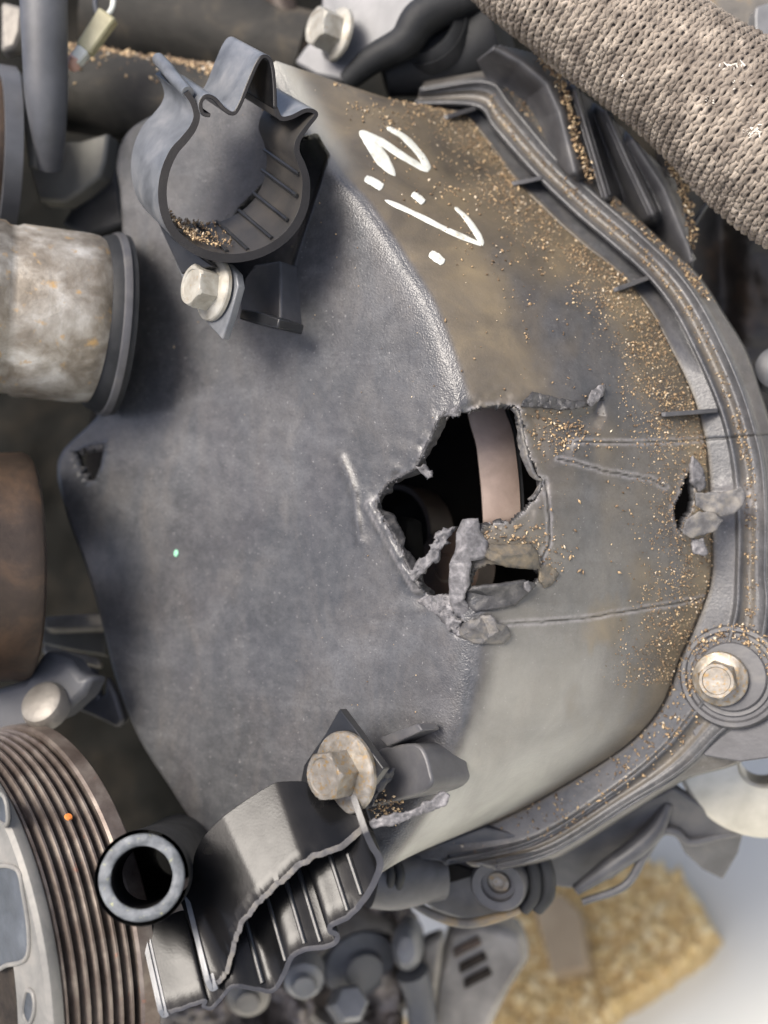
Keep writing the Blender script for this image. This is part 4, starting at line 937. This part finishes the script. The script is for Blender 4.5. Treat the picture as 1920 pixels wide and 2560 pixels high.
for r_ in range(rows):
    ph = t / (2 * math.pi * wales) * 2 * vis - vis + 0.08 * math.sin(r_ * 1.7)
    wang = 2 * vis / wales
    s0 = (r_ + 0.5) / rows
    tt_ = s0 + (0.92 * pitch * np.cos(t) + 0.26 * pitch * fbm(ph * 6, np.full_like(ph, r_ * 0.9), 2)) / Ls
    ang = ph + 0.36 * wang * np.sin(2 * t) + 0.4 * wang * fbm(ph * 5 + 40, np.full_like(ph, r_ * 1.3), 2)
    rad = 0.0215 + 0.0065 * tt_ + 0.0012 * np.sin(tt_ * 9) + 0.00085 * np.cos(2 * t) + 0.0016 * fbm(ph * 2.2, tt_ * 9 + 3, 3)
    # angle 0 faces the camera
    pth = ax0 + dirs * (tt_ * Ls)[:, None] + rad[:, None] * (np.sin(ang)[:, None] * xs + np.cos(ang)[:, None] * ys)
    V, Fc = tube_vf(pth, 0.92 * (1 + 0.18 * fbm(ph * 9, np.full_like(ph, r_), 2)), SD, cap=False)
    Vs.append(V); Fs.append(np.array(Fc) + base); base += len(V)
kn = mesh('knit_loops', np.concatenate(Vs), np.concatenate(Fs), M_knit, sl, smooth=180); kn['kind'] = 'stuff'
fr_v, fr_f, base = [], [], 0
for cx, cy, cnt, ln in ((1885, 325, 26, 26), (1830, 190, 40, 20), (1890, 250, 30, 22), (1770, 250, 14, 14), (1560, 200, 10, 10), (1700, 60, 10, 12)):
    for k in range(cnt):
        a = rng.uniform(0, 2 * math.pi); l_ = ln * rng.uniform(0.4, 1); u0 = cx + rng.normal(0, 16 if cnt > 26 else 7); v0 = cy + rng.normal(0, 14 if cnt > 26 else 6)
        def onsl(u, v, h):
            p = P(u, v, 0); c_ = np.array((0, 0, D)); r = nrm(p - c_); best = 1e9
            # march to sleeve radius
            lo, hi = 0.25, 0.52
            for s in np.linspace(lo, hi, 60):
                x = c_ + r * s; t_ = (x - ax0) @ dirs; d = np.linalg.norm(x - ax0 - dirs * t_) - srad(t_ / Ls) - h * 1e-3
                if d < 0: return x
            return c_ + r * 0.41
        q = np.array([onsl(u0, v0, 0.9), onsl(u0 + math.cos(a) * l_ * 0.5, v0 + math.sin(a) * l_ * 0.5, 1.5), onsl(u0 + math.cos(a) * l_, v0 + math.sin(a) * l_, 2.2)])
        V, Fc = tube_vf(cr(q, 6), [0.35, 0.33, 0.3, 0.26, 0.2, 0.12], 5); fr_v.append(V); fr_f += [tuple(i + base for i in f) for f in Fc]; base += len(V)
fr = mesh('frayed_yarn', np.concatenate(fr_v), fr_f, M_fray, sl, smooth=60); fr['kind'] = 'stuff'

# ------------------------------------------------------------------ ribbed back cover between flange and sleeve
bc = thing('back_cover', 'grey ribbed plastic back cover between flange and knitted sleeve', 'engine cover', P(1500, 400, -80))
gu, gv = np.meshgrid(np.linspace(1180, 1790, 200), np.linspace(90, 720, 200))
Hq = lambda *p: np.array([(1150 + x / 2.1545, y / 2.1545) for x, y in p])
zz = -86 + 0.0 * gu
for ln, wd, hh in ((Hq((180,250),(330,330),(470,450),(540,600),(620,920)), 44, 16), (Hq((620,480),(700,760),(790,1060)), 26, 15), (Hq((790,600),(900,850),(1040,1150)), 30, 17), (Hq((940,760),(1100,1010),(1260,1400)), 46, 18)):
    d, _, _ = polydist(gu, gv, ln, False); zz = np.maximum(zz, -86 + (hh + 11) * np.exp(-(d / wd) ** 2 * 0.8))
zz += 0.5 * fbm(gu / 60, gv / 60, 2)
poly = np.array([(1190,150),(1250,110),(1330,130),(1440,215),(1560,320),(1690,450),(1722,560),(1728,640),(1735,700),(1640,620),(1540,540),(1420,440),(1320,340),(1230,230)], float)
m = inpoly(gu, gv, poly); Fg = gridfaces(*gu.shape); kf = m.ravel()[Fg].all(1); Fg = Fg[kf][:, ::-1]; us = np.zeros(gu.size, bool); us[Fg.ravel()] = True; ix = np.cumsum(us) - 1
mesh('ribbed_panel', P(gu, gv, zz).reshape(-1, 3)[us], ix[Fg], M_plas, bc, smooth=180, solid=3)
dp_ = thing('dark_housing', 'dark stained housing below the knitted sleeve at the right', 'engine part', P(1830, 650, -120))
gu2, gv2 = np.meshgrid(np.linspace(1640, 2050, 70), np.linspace(350, 1150, 110))
z2 = -120 + 10 * fbm(gu2 / 130, gv2 / 130, 4) - 14 * np.exp(-((gu2 - 1800) / 45) ** 2)
mesh('housing_wall', P(gu2, gv2, z2).reshape(-1, 3), gridfaces(*gu2.shape)[:, ::-1], simple('brown_black_casting', [(0.3,(0.006,0.006,0.006)),(0.55,(0.022,0.018,0.015)),(0.72,(0.06,0.036,0.02)),(0.85,(0.035,0.03,0.027))], 26, 6, (0.5,0.7)), dp_, smooth=180, solid=6)
tube('stay_wire', [(1735,560,-85),(1760,520,-83),(1790,480,-82)], 1.0, M_greyhose, dp_, 10)
rk = lathe('round_cap', P(1945, 920, -60), nrm((-0.3,0.1,0.9)), [(0.1,3),(6,2.6),(8.6,1),(9,-2),(9,-12)], M_greyhose, None, 40); tag(rk, 'pale grey round cap at the right edge beyond the flange', 'cap')
for vv, lab in ((700, 'upper pale plug tip at the right edge below the sleeve'), (770, 'lower pale plug tip at the right edge below the sleeve')):
    rk = lathe('plug_tip', P(1962, vv, -70), nrm((-0.3,0.1,0.9)), [(0.1,3),(2.5,2.6),(4,1),(4.4,-2),(4.4,-12)], M_paint, None, 24); tag(rk, lab, 'plug')
rk = plate('pale_tank', [(1888,30),(1905,12),(1980,5),(1980,130),(1915,112),(1892,100)], P(1920, 60, -78), 10, M_pale, None, n=nrm((0,0,1)), bevel=2.5, rnd=4); tag(rk, 'pale rounded tank corner at the top right', 'tank')
rk = plate('heat_shield', [(1680,-80),(1980,-80),(1980,160),(1850,160),(1760,60)], P(1820, 20, -105), 8, M_plas_dust, None, n=nrm((0,0,1)), bevel=2); tag(rk, 'olive dusty panel behind the sleeve at the top right', 'panel')

# ------------------------------------------------------------------ lower right: disc, grey guard
N3 = nrm((-0.25, -0.15, 0.95))
md = thing('metal_disc', 'pale metal disc with a round hole below the flange bolt', 'metal disc', P(1880, 1930, -75))
lathe('disc_body', P(1905, 1905, -75), N3, [(9,2),(10,3.4),(12,3),(30,1),(33,-0.5),(34,-3),(34,-9),(9,-9),(9,2)], M_disc, md, 96, smooth=40)
Kz = lambda *p: [(1200 + x / 2.304, 1400 + y / 2.304) for x, y in p]
gd = thing('plastic_guard', 'grey plastic guard with a pointed tab below the cover', 'guard', P(1500, 2050, -95))
plate('guard_panel', Kz((270,1720),(600,1600),(900,1420),(1110,1310),(1150,1330),(1250,1400),(1530,1560),(1390,1590),(1220,1640),(1130,1555),(1060,1550),(990,1610),(900,1740),(760,1843),(560,1900),(400,1880)), P(1500, 2070, -92), 5, M_plas, gd, n=nrm((-0.1,-0.35,0.93)), bevel=1.2)
plate('guard_tab', Kz((1150,1625),(1395,1580),(1525,1555),(1490,1690),(1400,1845),(1290,1790),(1190,1700)), P(1760, 2130, -96), 4, M_plas, gd, n=nrm((0.2,-0.5,0.85)), bevel=1.0)
tube('guard_fold', [(1440,2225,-90),(1520,2170,-87),(1590,2120,-86),(1640,2070,-86),(1670,2010,-86)], [2.5,4,4.5,4,2.5], M_plas, gd, 16)
tube('guard_lip', [(1455,2255,-89),(1560,2215,-88),(1610,2140,-87),(1650,2082,-87),(1690,2080,-87),(1725,2105,-88),(1800,2090,-88),(1860,2080,-88)], [1.5,1.8,2,2,2,1.8,1.6,1.4], M_plas, gd, 12)
sp = plate('metal_sliver', Kz((1210,1195),(1130,1300),(1000,1370),(780,1490),(560,1600),(600,1565),(900,1370)), P(1600, 2000, -76), 3, M_pale, None, n=nrm((-0.2,-0.3,0.9)), bevel=0.6); tag(sp, 'pale metal edge showing under the lower flange', 'engine part')

# ------------------------------------------------------------------ lower middle: actuator housing
Qz = lambda *p: [(950 + x / 3.318, 2050 + y / 3.318) for x, y in p]
ac = thing('actuator_housing', 'dark grey plastic actuator with a screw tower under the cover tip', 'actuator', P(1180, 2210, -80))
N4 = nrm((-0.15, -0.25, 0.95))
plate('web_plate', Qz((870,60),(1210,150),(1180,200),(900,270),(480,300),(280,290),(450,215)), P(1150, 2115, -66), 4, M_plas, ac, n=N4, bevel=0.8)
plate('housing_body', Qz((150,420),(300,300),(520,300),(760,380),(900,330),(1220,330),(1260,560),(1180,740),(900,840),(700,850),(450,770),(280,640),(160,560)), P(1150, 2210, -80), 22, M_plas, ac, n=N4, bevel=2.0)
lathe('screw_tower', P(1245, 2215, -70), nrm((-0.25,-0.15,0.95)), [(3.5,-8),(5,-8),(5,-3),(7,-2.6),(7,0),(10.5,0.5),(11.5,-1),(12,-14)], M_plas, ac, 48)
lathe('screw', P(1240, 2220, -72), nrm((-0.25,-0.15,0.95)), [(0.1,-5.0),(2.2,-5.0),(2.6,-4.4),(4.6,-4.0),(4.8,-6)], M_bolt_grey, ac, 24)
tube('edge_lip', [(1000,2235,-78),(1080,2285,-76),(1160,2308,-76),(1240,2295,-76),(1300,2275,-76)], [1.6,1.9,2.0,2.0,1.5], M_plas_dust, ac, 12)
for du in (0, 34): tube('seal_band', [(1325 + du,2145,-72),(1338 + du,2190,-72),(1335 + du,2240,-74),(1310 + du,2272,-78)], 2.8, M_rubber, ac, 12)
tube('pipe_stub', [(930,2190,-70),(990,2195,-72),(1100,2180,-78)], [12.5,12.5,11], M_plas, ac, 28)
for du in (965, 988): tube('stub_band', [(du,2142,-62),(du + 14,2190,-58),(du,2238,-64)], 1.8, M_rubber, ac, 10)
plate('slot', Qz((500,400),(560,350),(780,420),(770,470),(640,510),(520,540)), P(1150, 2190, -77), 2, M_dark, ac, n=N4, bevel=0.5)

# ------------------------------------------------------------------ far background under the engine
Bz = lambda *p: [(240 + x / 1.508, 2200 + y / 1.508) for x, y in p]
tp = tube('metal_pipe', [(225,2640,-6),(290,2520,-8),(370,2462,-16),(440,2430,-34),(520,2400,-70)], 4.8, M_casting, None, 24); tag(tp, 'pale metal pipe curving up at the bottom left corner', 'pipe')
cs = thing('engine_casting', 'pale cast housing with dark slots below the actuator', 'engine part', P(1200, 2450, -170))
N5 = nrm((-0.1, -0.1, 1))
plate('casting_wall', Bz((1330,190),(1450,165),(1600,200),(1640,300),(1560,420),(1470,600),(1250,620),(1270,400),(1300,300)), P(1200, 2450, -165), 20, M_casting, cs, n=N5, bevel=4)
for dx, dy in ((0, 0), (22, 58), (40, 115)): plate('vent_slot', Bz((1345 + dx,265 + dy),(1440 + dx,215 + dy),(1455 + dx,245 + dy),(1350 + dx,300 + dy)), P(1200, 2450, -163), 2, M_groove if dy else M_rust, cs, n=N5, bevel=0.8)
plate('casting_rib', Bz((1225,240),(1310,210),(1300,330),(1265,600),(1200,600)), P(1060, 2450, -160), 12, M_casting, cs, n=N5, bevel=3)
wb = lathe('white_plug', P(1018, 2368, -150), nrm((-0.1,0.1,1)), [(0.1,8),(5,7),(8.5,3),(9.5,-3),(9,-20)], M_pale, None, 32); tag(wb, 'bright white cap below the actuator', 'cap')
wb.scale = (0.8, 1.2, 1)
pr = tube('steel_rod', [(1030,2430,-152),(1050,2500,-155),(1060,2620,-158)], [8,7,7], M_greyhose, None, 20); tag(pr, 'grey steel rod below the white cap', 'rod')
cpf = thing('pump_fitting', 'dark fitting with a curved pale collar behind the broken clip', 'fitting', P(880, 2400, -150))
lathe('fitting_body', P(890, 2390, -165), nrm((0.3,-0.2,0.9)), [(0.1,14),(9,14),(10,10),(17,8),(18,2),(20,0),(21,-20)], M_greyhose, cpf, 48)
lathe('collar', P(900, 2440, -170), nrm((0.3,-0.3,0.9)), [(26,-4),(28,4),(31,5),(33,2),(33,-10)], M_casting, cpf, 64)
lathe('nut', P(870, 2510, -140), nrm((0.2,0.4,0.8)), [(0.1,8),(7,8),(9,5),(9,-10)], M_pale, cpf, 6, smooth=20)
eb = thing('subframe_casting', 'pinkish grey cast block below the broken clip', 'engine part', P(650, 2520, -150))
gu3, gv3 = np.meshgrid(np.linspace(380, 1000, 90), np.linspace(2240, 2680, 70))
z3 = -165 + 30 * fbm(gu3 / 110, gv3 / 110, 4) - 40 * np.exp(-((gu3 - 830) / 50) ** 2)
mesh('block', P(gu3, gv3, z3).reshape(-1, 3), gridfaces(*gu3.shape)[:, ::-1], simple('pinkish_casting', [(0.3,(0.045,0.04,0.036)),(0.48,(0.15,0.13,0.115)),(0.62,(0.32,0.27,0.235)),(0.8,(0.42,0.36,0.32))], 38, 5, (0.4,0.6), 0.2), eb, smooth=180, solid=10)
lathe('lug', P(620, 2500, -135), nrm((0.1,-0.2,1)), [(0.1,3),(5,3),(6,0),(10,-2),(11,-12)], M_casting, eb, 32)
lathe('lug', P(760, 2460, -130), nrm((0.1,-0.2,1)), [(0.1,3),(5,3),(6,0),(9,-2),(10,-12)], M_pale, eb, 32)

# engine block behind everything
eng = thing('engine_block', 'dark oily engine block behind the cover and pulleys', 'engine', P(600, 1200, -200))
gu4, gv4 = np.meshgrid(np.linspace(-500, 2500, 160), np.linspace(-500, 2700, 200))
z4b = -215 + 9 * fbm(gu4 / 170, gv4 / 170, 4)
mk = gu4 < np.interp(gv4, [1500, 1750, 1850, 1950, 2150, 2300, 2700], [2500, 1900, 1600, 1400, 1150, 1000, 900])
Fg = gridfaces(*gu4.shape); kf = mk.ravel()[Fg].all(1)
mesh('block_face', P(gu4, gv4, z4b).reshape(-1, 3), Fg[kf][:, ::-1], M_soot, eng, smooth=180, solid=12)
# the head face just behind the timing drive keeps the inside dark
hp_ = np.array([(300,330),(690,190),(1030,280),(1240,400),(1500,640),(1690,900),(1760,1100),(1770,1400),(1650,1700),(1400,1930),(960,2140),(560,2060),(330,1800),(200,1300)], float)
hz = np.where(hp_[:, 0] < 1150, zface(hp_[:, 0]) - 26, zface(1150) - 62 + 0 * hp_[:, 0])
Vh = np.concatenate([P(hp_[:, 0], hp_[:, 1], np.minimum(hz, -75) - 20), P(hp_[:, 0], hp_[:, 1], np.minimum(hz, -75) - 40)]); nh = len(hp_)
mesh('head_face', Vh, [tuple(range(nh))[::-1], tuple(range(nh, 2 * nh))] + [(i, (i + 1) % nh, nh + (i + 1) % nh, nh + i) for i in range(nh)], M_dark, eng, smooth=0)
# left side clutter between the idler and the pulley
st1 = plate('steel_bar', [(105,1540),(260,1530),(275,1568),(110,1572)], P(180, 1550, -110), 8, M_casting, None, n=nrm((-0.1,0.4,0.9)), bevel=1.5); tag(st1, 'tan flat bar above the slanted one between idler and cover', 'bar')
st2 = plate('steel_bar', [(105,1608),(250,1645),(248,1665),(105,1635)], P(180, 1630, -105), 6, M_casting, None, n=nrm((-0.1,0.4,0.9)), bevel=1.5); tag(st2, 'tan slanted bar under the flat one between idler and cover', 'bar')
st3 = plate('olive_plate', [(100,1570),(262,1565),(265,1640),(105,1612)], P(180, 1600, -116), 6, M_olive, None, n=nrm((-0.1,0.2,0.95)), bevel=1); tag(st3, 'olive plate between the two tan bars', 'plate')
te = thing('belt_tensioner', 'grey tensioner arm with a pale pivot bolt above the crank pulley', 'tensioner', P(100, 1750, -60))
plate('arm', [(-40,1730),(60,1700),(110,1625),(170,1650),(200,1690),(230,1690),(205,1740),(150,1790),(60,1830),(-40,1850)], P(100, 1740, -66), 12, M_greyhose, te, n=nrm((-0.4,0.1,0.9)), bevel=3)
lathe('pivot_bolt', P(105, 1757, -58), nrm((-0.3,0.55,0.78)), [(0.1,2),(6.5,2),(8.5,1),(9.5,-1),(9.5,-6)], M_casting, te, 40)
lug = plate('cover_lug', [(205,1675),(228,1668),(245,1745),(262,1735),(262,1690),(290,1740),(308,1800),(290,1820),(250,1800),(215,1785),(180,1770)], P(245, 1750, -92), 6, M_plas, cover, n=nrm((-0.3,0.1,0.95)), bevel=1.5)

# ------------------------------------------------------------------ ground, particle board
UPn = np.array(UP); G0 = P(1400, 2400, -430)
gx_, gy_, _ = frame(UPn)
gr = mesh('ground', [G0 + a * gx_ + b * gy_ for a, b in ((-6, -6), (6, -6), (6, 6), (-6, 6))], [(0, 1, 2, 3)], M_ground, None, smooth=0); gr['kind'] = 'structure'
gr['label'] = 'pale concrete ground'
bq = np.array([(1270,2270),(1330,2210),(1560,2120),(1700,2190),(1760,2290),(1790,2330),(1700,2420),(1560,2500),(1480,2570),(1420,2640),(900,2720),(1000,2560),(1150,2420)], float)
pbj = jag(bq, 14, 8, 51)
pb_ = plate_pts('sawdust_heap', PP(pbj[:, 0], pbj[:, 1], G0 + UPn * 0.02, UPn), -UPn * 0.024, M_pile, None, bevel=3)
tag(pb_, 'golden heap of sawdust on the pale ground at the lower right', 'sawdust heap')
pk = plate('wood_block', [(1330,2260),(1400,2230),(1450,2280),(1470,2420),(1380,2440)], G0 + UPn * 0.035, 14, simple('tan_wood', [(0.3,(0.34,0.24,0.13)),(0.7,(0.48,0.36,0.21))], 20, 5, (0.6,0.8)), None, n=UPn, bevel=2); tag(pk, 'tan wooden offcut on the golden sawdust heap', 'wood offcut')

# ------------------------------------------------------------------ sawdust grains
def grains(name, label, pts, size, mat=M_saw, lens=(0.6, 1.9), parent=None):
    n = len(pts); base = np.array([(1,0,0),(-1,0,0),(0,1,0),(0,-1,0),(0,0,1),(0,0,-1)], float)
    fc = np.array([(0,2,4),(2,1,4),(1,3,4),(3,0,4),(2,0,5),(1,2,5),(3,1,5),(0,3,5)])
    s = size * np.minimum(np.exp(rng.normal(0, 0.55, n)), 2.0); sc = np.stack([s * rng.uniform(*lens, n), s * rng.uniform(0.6, 1.1, n), s * rng.uniform(0.35, 0.8, n)], -1) * 0.5e-3
    q = base[None] * sc[:, None] * rng.uniform(0.7, 1.2, (n, 6, 1))
    a = rng.normal(size=(n, 4)); a[:, 1:3] *= 0.5; a /= np.linalg.norm(a, axis=1)[:, None]; w_, x, y, z_ = a.T
    Rm = np.stack([1-2*(y*y+z_*z_), 2*(x*y-z_*w_), 2*(x*z_+y*w_), 2*(x*y+z_*w_), 1-2*(x*x+z_*z_), 2*(y*z_-x*w_), 2*(x*z_-y*w_), 2*(y*z_+x*w_), 1-2*(x*x+y*y)], -1).reshape(n, 3, 3)
    V = np.einsum('nij,nkj->nki', Rm, q) + pts[:, None]
    Fc = (fc[None] + 6 * np.arange(n)[:, None, None]).reshape(-1, 3)
    o = mesh(name, V.reshape(-1, 3), Fc, mat, parent, smooth=0)
    o['label'] = label; o['kind'] = 'stuff'
    return o
def pick(wt, n, U, V_, Z, h=0.35):
    p = np.clip(wt, 0, None).ravel(); p = p / p.sum(); i = rng.choice(p.size, n, p=p)
    return P(U.ravel()[i] + rng.uniform(-3, 3, n), V_.ravel()[i] + rng.uniform(-3, 3, n), Z.ravel()[i] + h)
clear = (~inside) & (dh > 4)
foot = smooth(tb, 0.70, 0.90) * (sfrac > 0.7) * (sfrac < 14.6) * clear
cl_ = 0.35 + 1.3 * np.clip(fbm(uS / 40, vS / 40, 3) + 0.35, 0, 1)
grains('sawdust', 'tan sawdust grains heaped along the foot of the rim', pick(foot * cl_, 1900, uS, vS, Zs), 0.66)
grains('sawdust', 'fine sawdust caked along the foot of the rim', pick(smooth(tb, 0.60, 0.95) * (sfrac > 0.5) * (sfrac < 15.5) * clear * cl_, 7000, uS, vS, Zs, 0.15), 0.45)
upr = smooth(tb, 0.12, 0.55) * (sfrac > 0.3) * np.clip((7.5 - sfrac) / 2, 0, 1) * clear
grains('sawdust', 'loose sawdust grains scattered round the white paint marks', pick(upr * cl_ ** 2, 850, uS, vS, Zs), 0.72)
mid = onrim * (sfrac > 6.5) * (sfrac < 13) * clear * (0.4 + tb)
grains('sawdust', 'sparse sawdust grains on the rim beside the hole', pick(mid * cl_ ** 3, 260, uS, vS, Zs), 0.7)
fau = (np.exp(-(((uS - 1400) / 75) ** 2 + ((vS - 1085) / 45) ** 2)) + 1.1 * np.exp(-(((uS - 1290) / 75) ** 2 + ((vS - 1345) / 32) ** 2)) + 0.5 * np.exp(-(((uS - 1370) / 50) ** 2 + ((vS - 1400) / 40) ** 2))) * clear * (~ip)
grains('sawdust', 'golden sawdust grains on the broken plastic beside the hole', pick(fau, 520, uS, vS, Zs), 0.75)
FUu, FVv = FU[..., 0], FU[..., 1]; colf = np.repeat(np.arange(FZ.shape[1])[None], NROW, 0); sfl = np.repeat(np.linspace(0, len(ST) - 1, NROW)[:, None], FZ.shape[1], 1)
gcol = ((colf > 30) & (colf < 44)).astype(float)
gw_ = gcol * (sfl > 1.2) * (sfl < 14.3) * (0.25 + np.clip(fbm(FUu / 30, FVv / 30, 3) + 0.3, 0, 1))
grains('sawdust', 'line of sawdust grains lying in the groove of the flange', pick(gw_, 800, FUu, FVv, FZ), 0.62)
oc = ((colf > 56) & (colf < 68)) * (sfl > 1.0) * (sfl < 6.8) * (0.2 + np.clip(fbm(FUu / 26 + 9, FVv / 26, 3) + 0.2, 0, 1))
grains('sawdust', 'sawdust grains along the outer edge of the upper flange', pick(oc.astype(float), 500, FUu, FVv, FZ), 0.85)
low = ((colf < 18)) * (sfl > 14.5) * (sfl < 19.6) * (0.15 + np.clip(fbm(FUu / 40 + 3, FVv / 40, 3) + 0.1, 0, 1)) + 0.3 * (colf < 34) * (sfl > 15.5) * (sfl < 19)
grains('sawdust', 'dark sawdust grains along the lower flange strip', pick(low.astype(float), 420, FUu, FVv, FZ), 0.8)
# round the flange bolt
n = 420; a = rng.uniform(-0.2, math.pi + 0.5, n); r_ = rng.uniform(13, 20, n); xp, yp, npd = frame(NP)
pts = padc + (np.cos(a)[:, None] * xp + np.sin(a)[:, None] * yp) * (r_ * 1e-3)[:, None] + NP * -2.2e-3
grains('sawdust', 'sawdust grains on the round pad of the flange bolt', pts, 0.75)
# inside the upper clip
n = 520; s_ = rng.uniform(0.05, 0.95, n); tpos = np.clip(rng.normal(0.5, 0.22, n), 0, 1); arc = cr(np.array(Z1((905,1120),(960,1215),(1050,1275),(1160,1298),(1260,1300)), float), 60); ii = (tpos * 59).astype(int)
pts = P(arc[ii, 0], arc[ii, 1] - 2 - rng.uniform(0, 8, n), zU - 0.5) + s_[:, None] * EU
grains('sawdust', 'golden sawdust lying inside the open ring clip', pts, 0.85)
# lower clip bolt and boss
n = 130; pts = P(rng.normal(965, 26, n), rng.normal(2010, 22, n), -6 + rng.uniform(-2, 4, n)); grains('sawdust', 'sawdust crumbs beside the lower clip bolt', pts, 0.8)
# on the top left pipe
n = 900; tt2 = rng.uniform(0, 1, n); q = cr(np.array(p1, float), 200)[(tt2 * 199).astype(int)]; an = np.abs(rng.normal(0, 0.5, n))
pts = P(q[:, 0], q[:, 1], q[:, 2]) + np.stack([0 * an, 0.0186 * np.cos(an), 0.0186 * np.sin(an)], -1)
grains('sawdust', 'sawdust lying on the dark pipe at the upper left', pts, 1.6)
# edges of the back cover
pts = []
for ln in (Hq((430,300),(540,420),(600,620)), Hq((1120,860),(1190,980),(1230,1150),(1250,1330)), Hq((600,640),(620,760),(700,950))):
    q = cr(ln, 200)[rng.integers(0, 200, 320)]; pts.append(P(q[:, 0] + rng.normal(0, 7, 320), q[:, 1] + rng.normal(0, 7, 320), -62 + rng.normal(0, 2, 320)))
grains('sawdust', 'orange sawdust along the folds of the ribbed back cover', np.concatenate(pts), 1.0)
# on the ground heap
n = 2500; uu = rng.uniform(1000, 1760, n); vv = rng.uniform(2120, 2660, n); m = inpoly(uu, vv, bq)
grains('sawdust', 'coarse wood chips on top of the golden sawdust heap', PP(uu[m], vv[m], G0 + UPn * 0.021, UPn), 6.0, mat=M_chip)
# specks on the cover face
fs = (T < -6) * clear * (0.2 + smooth(T, -70, -10))
grains('sawdust', 'tiny pale specks dotted over the cover face', pick(fs.astype(float), 130, uS, vS, Zs, 0.15), 0.45)

# ------------------------------------------------------------------ stand the whole layout upright
for o in list(COL.objects):
    if o.parent is None and o.type != 'LIGHT' and o is not cam:
        o.matrix_world = TURN @ o.matrix_basis
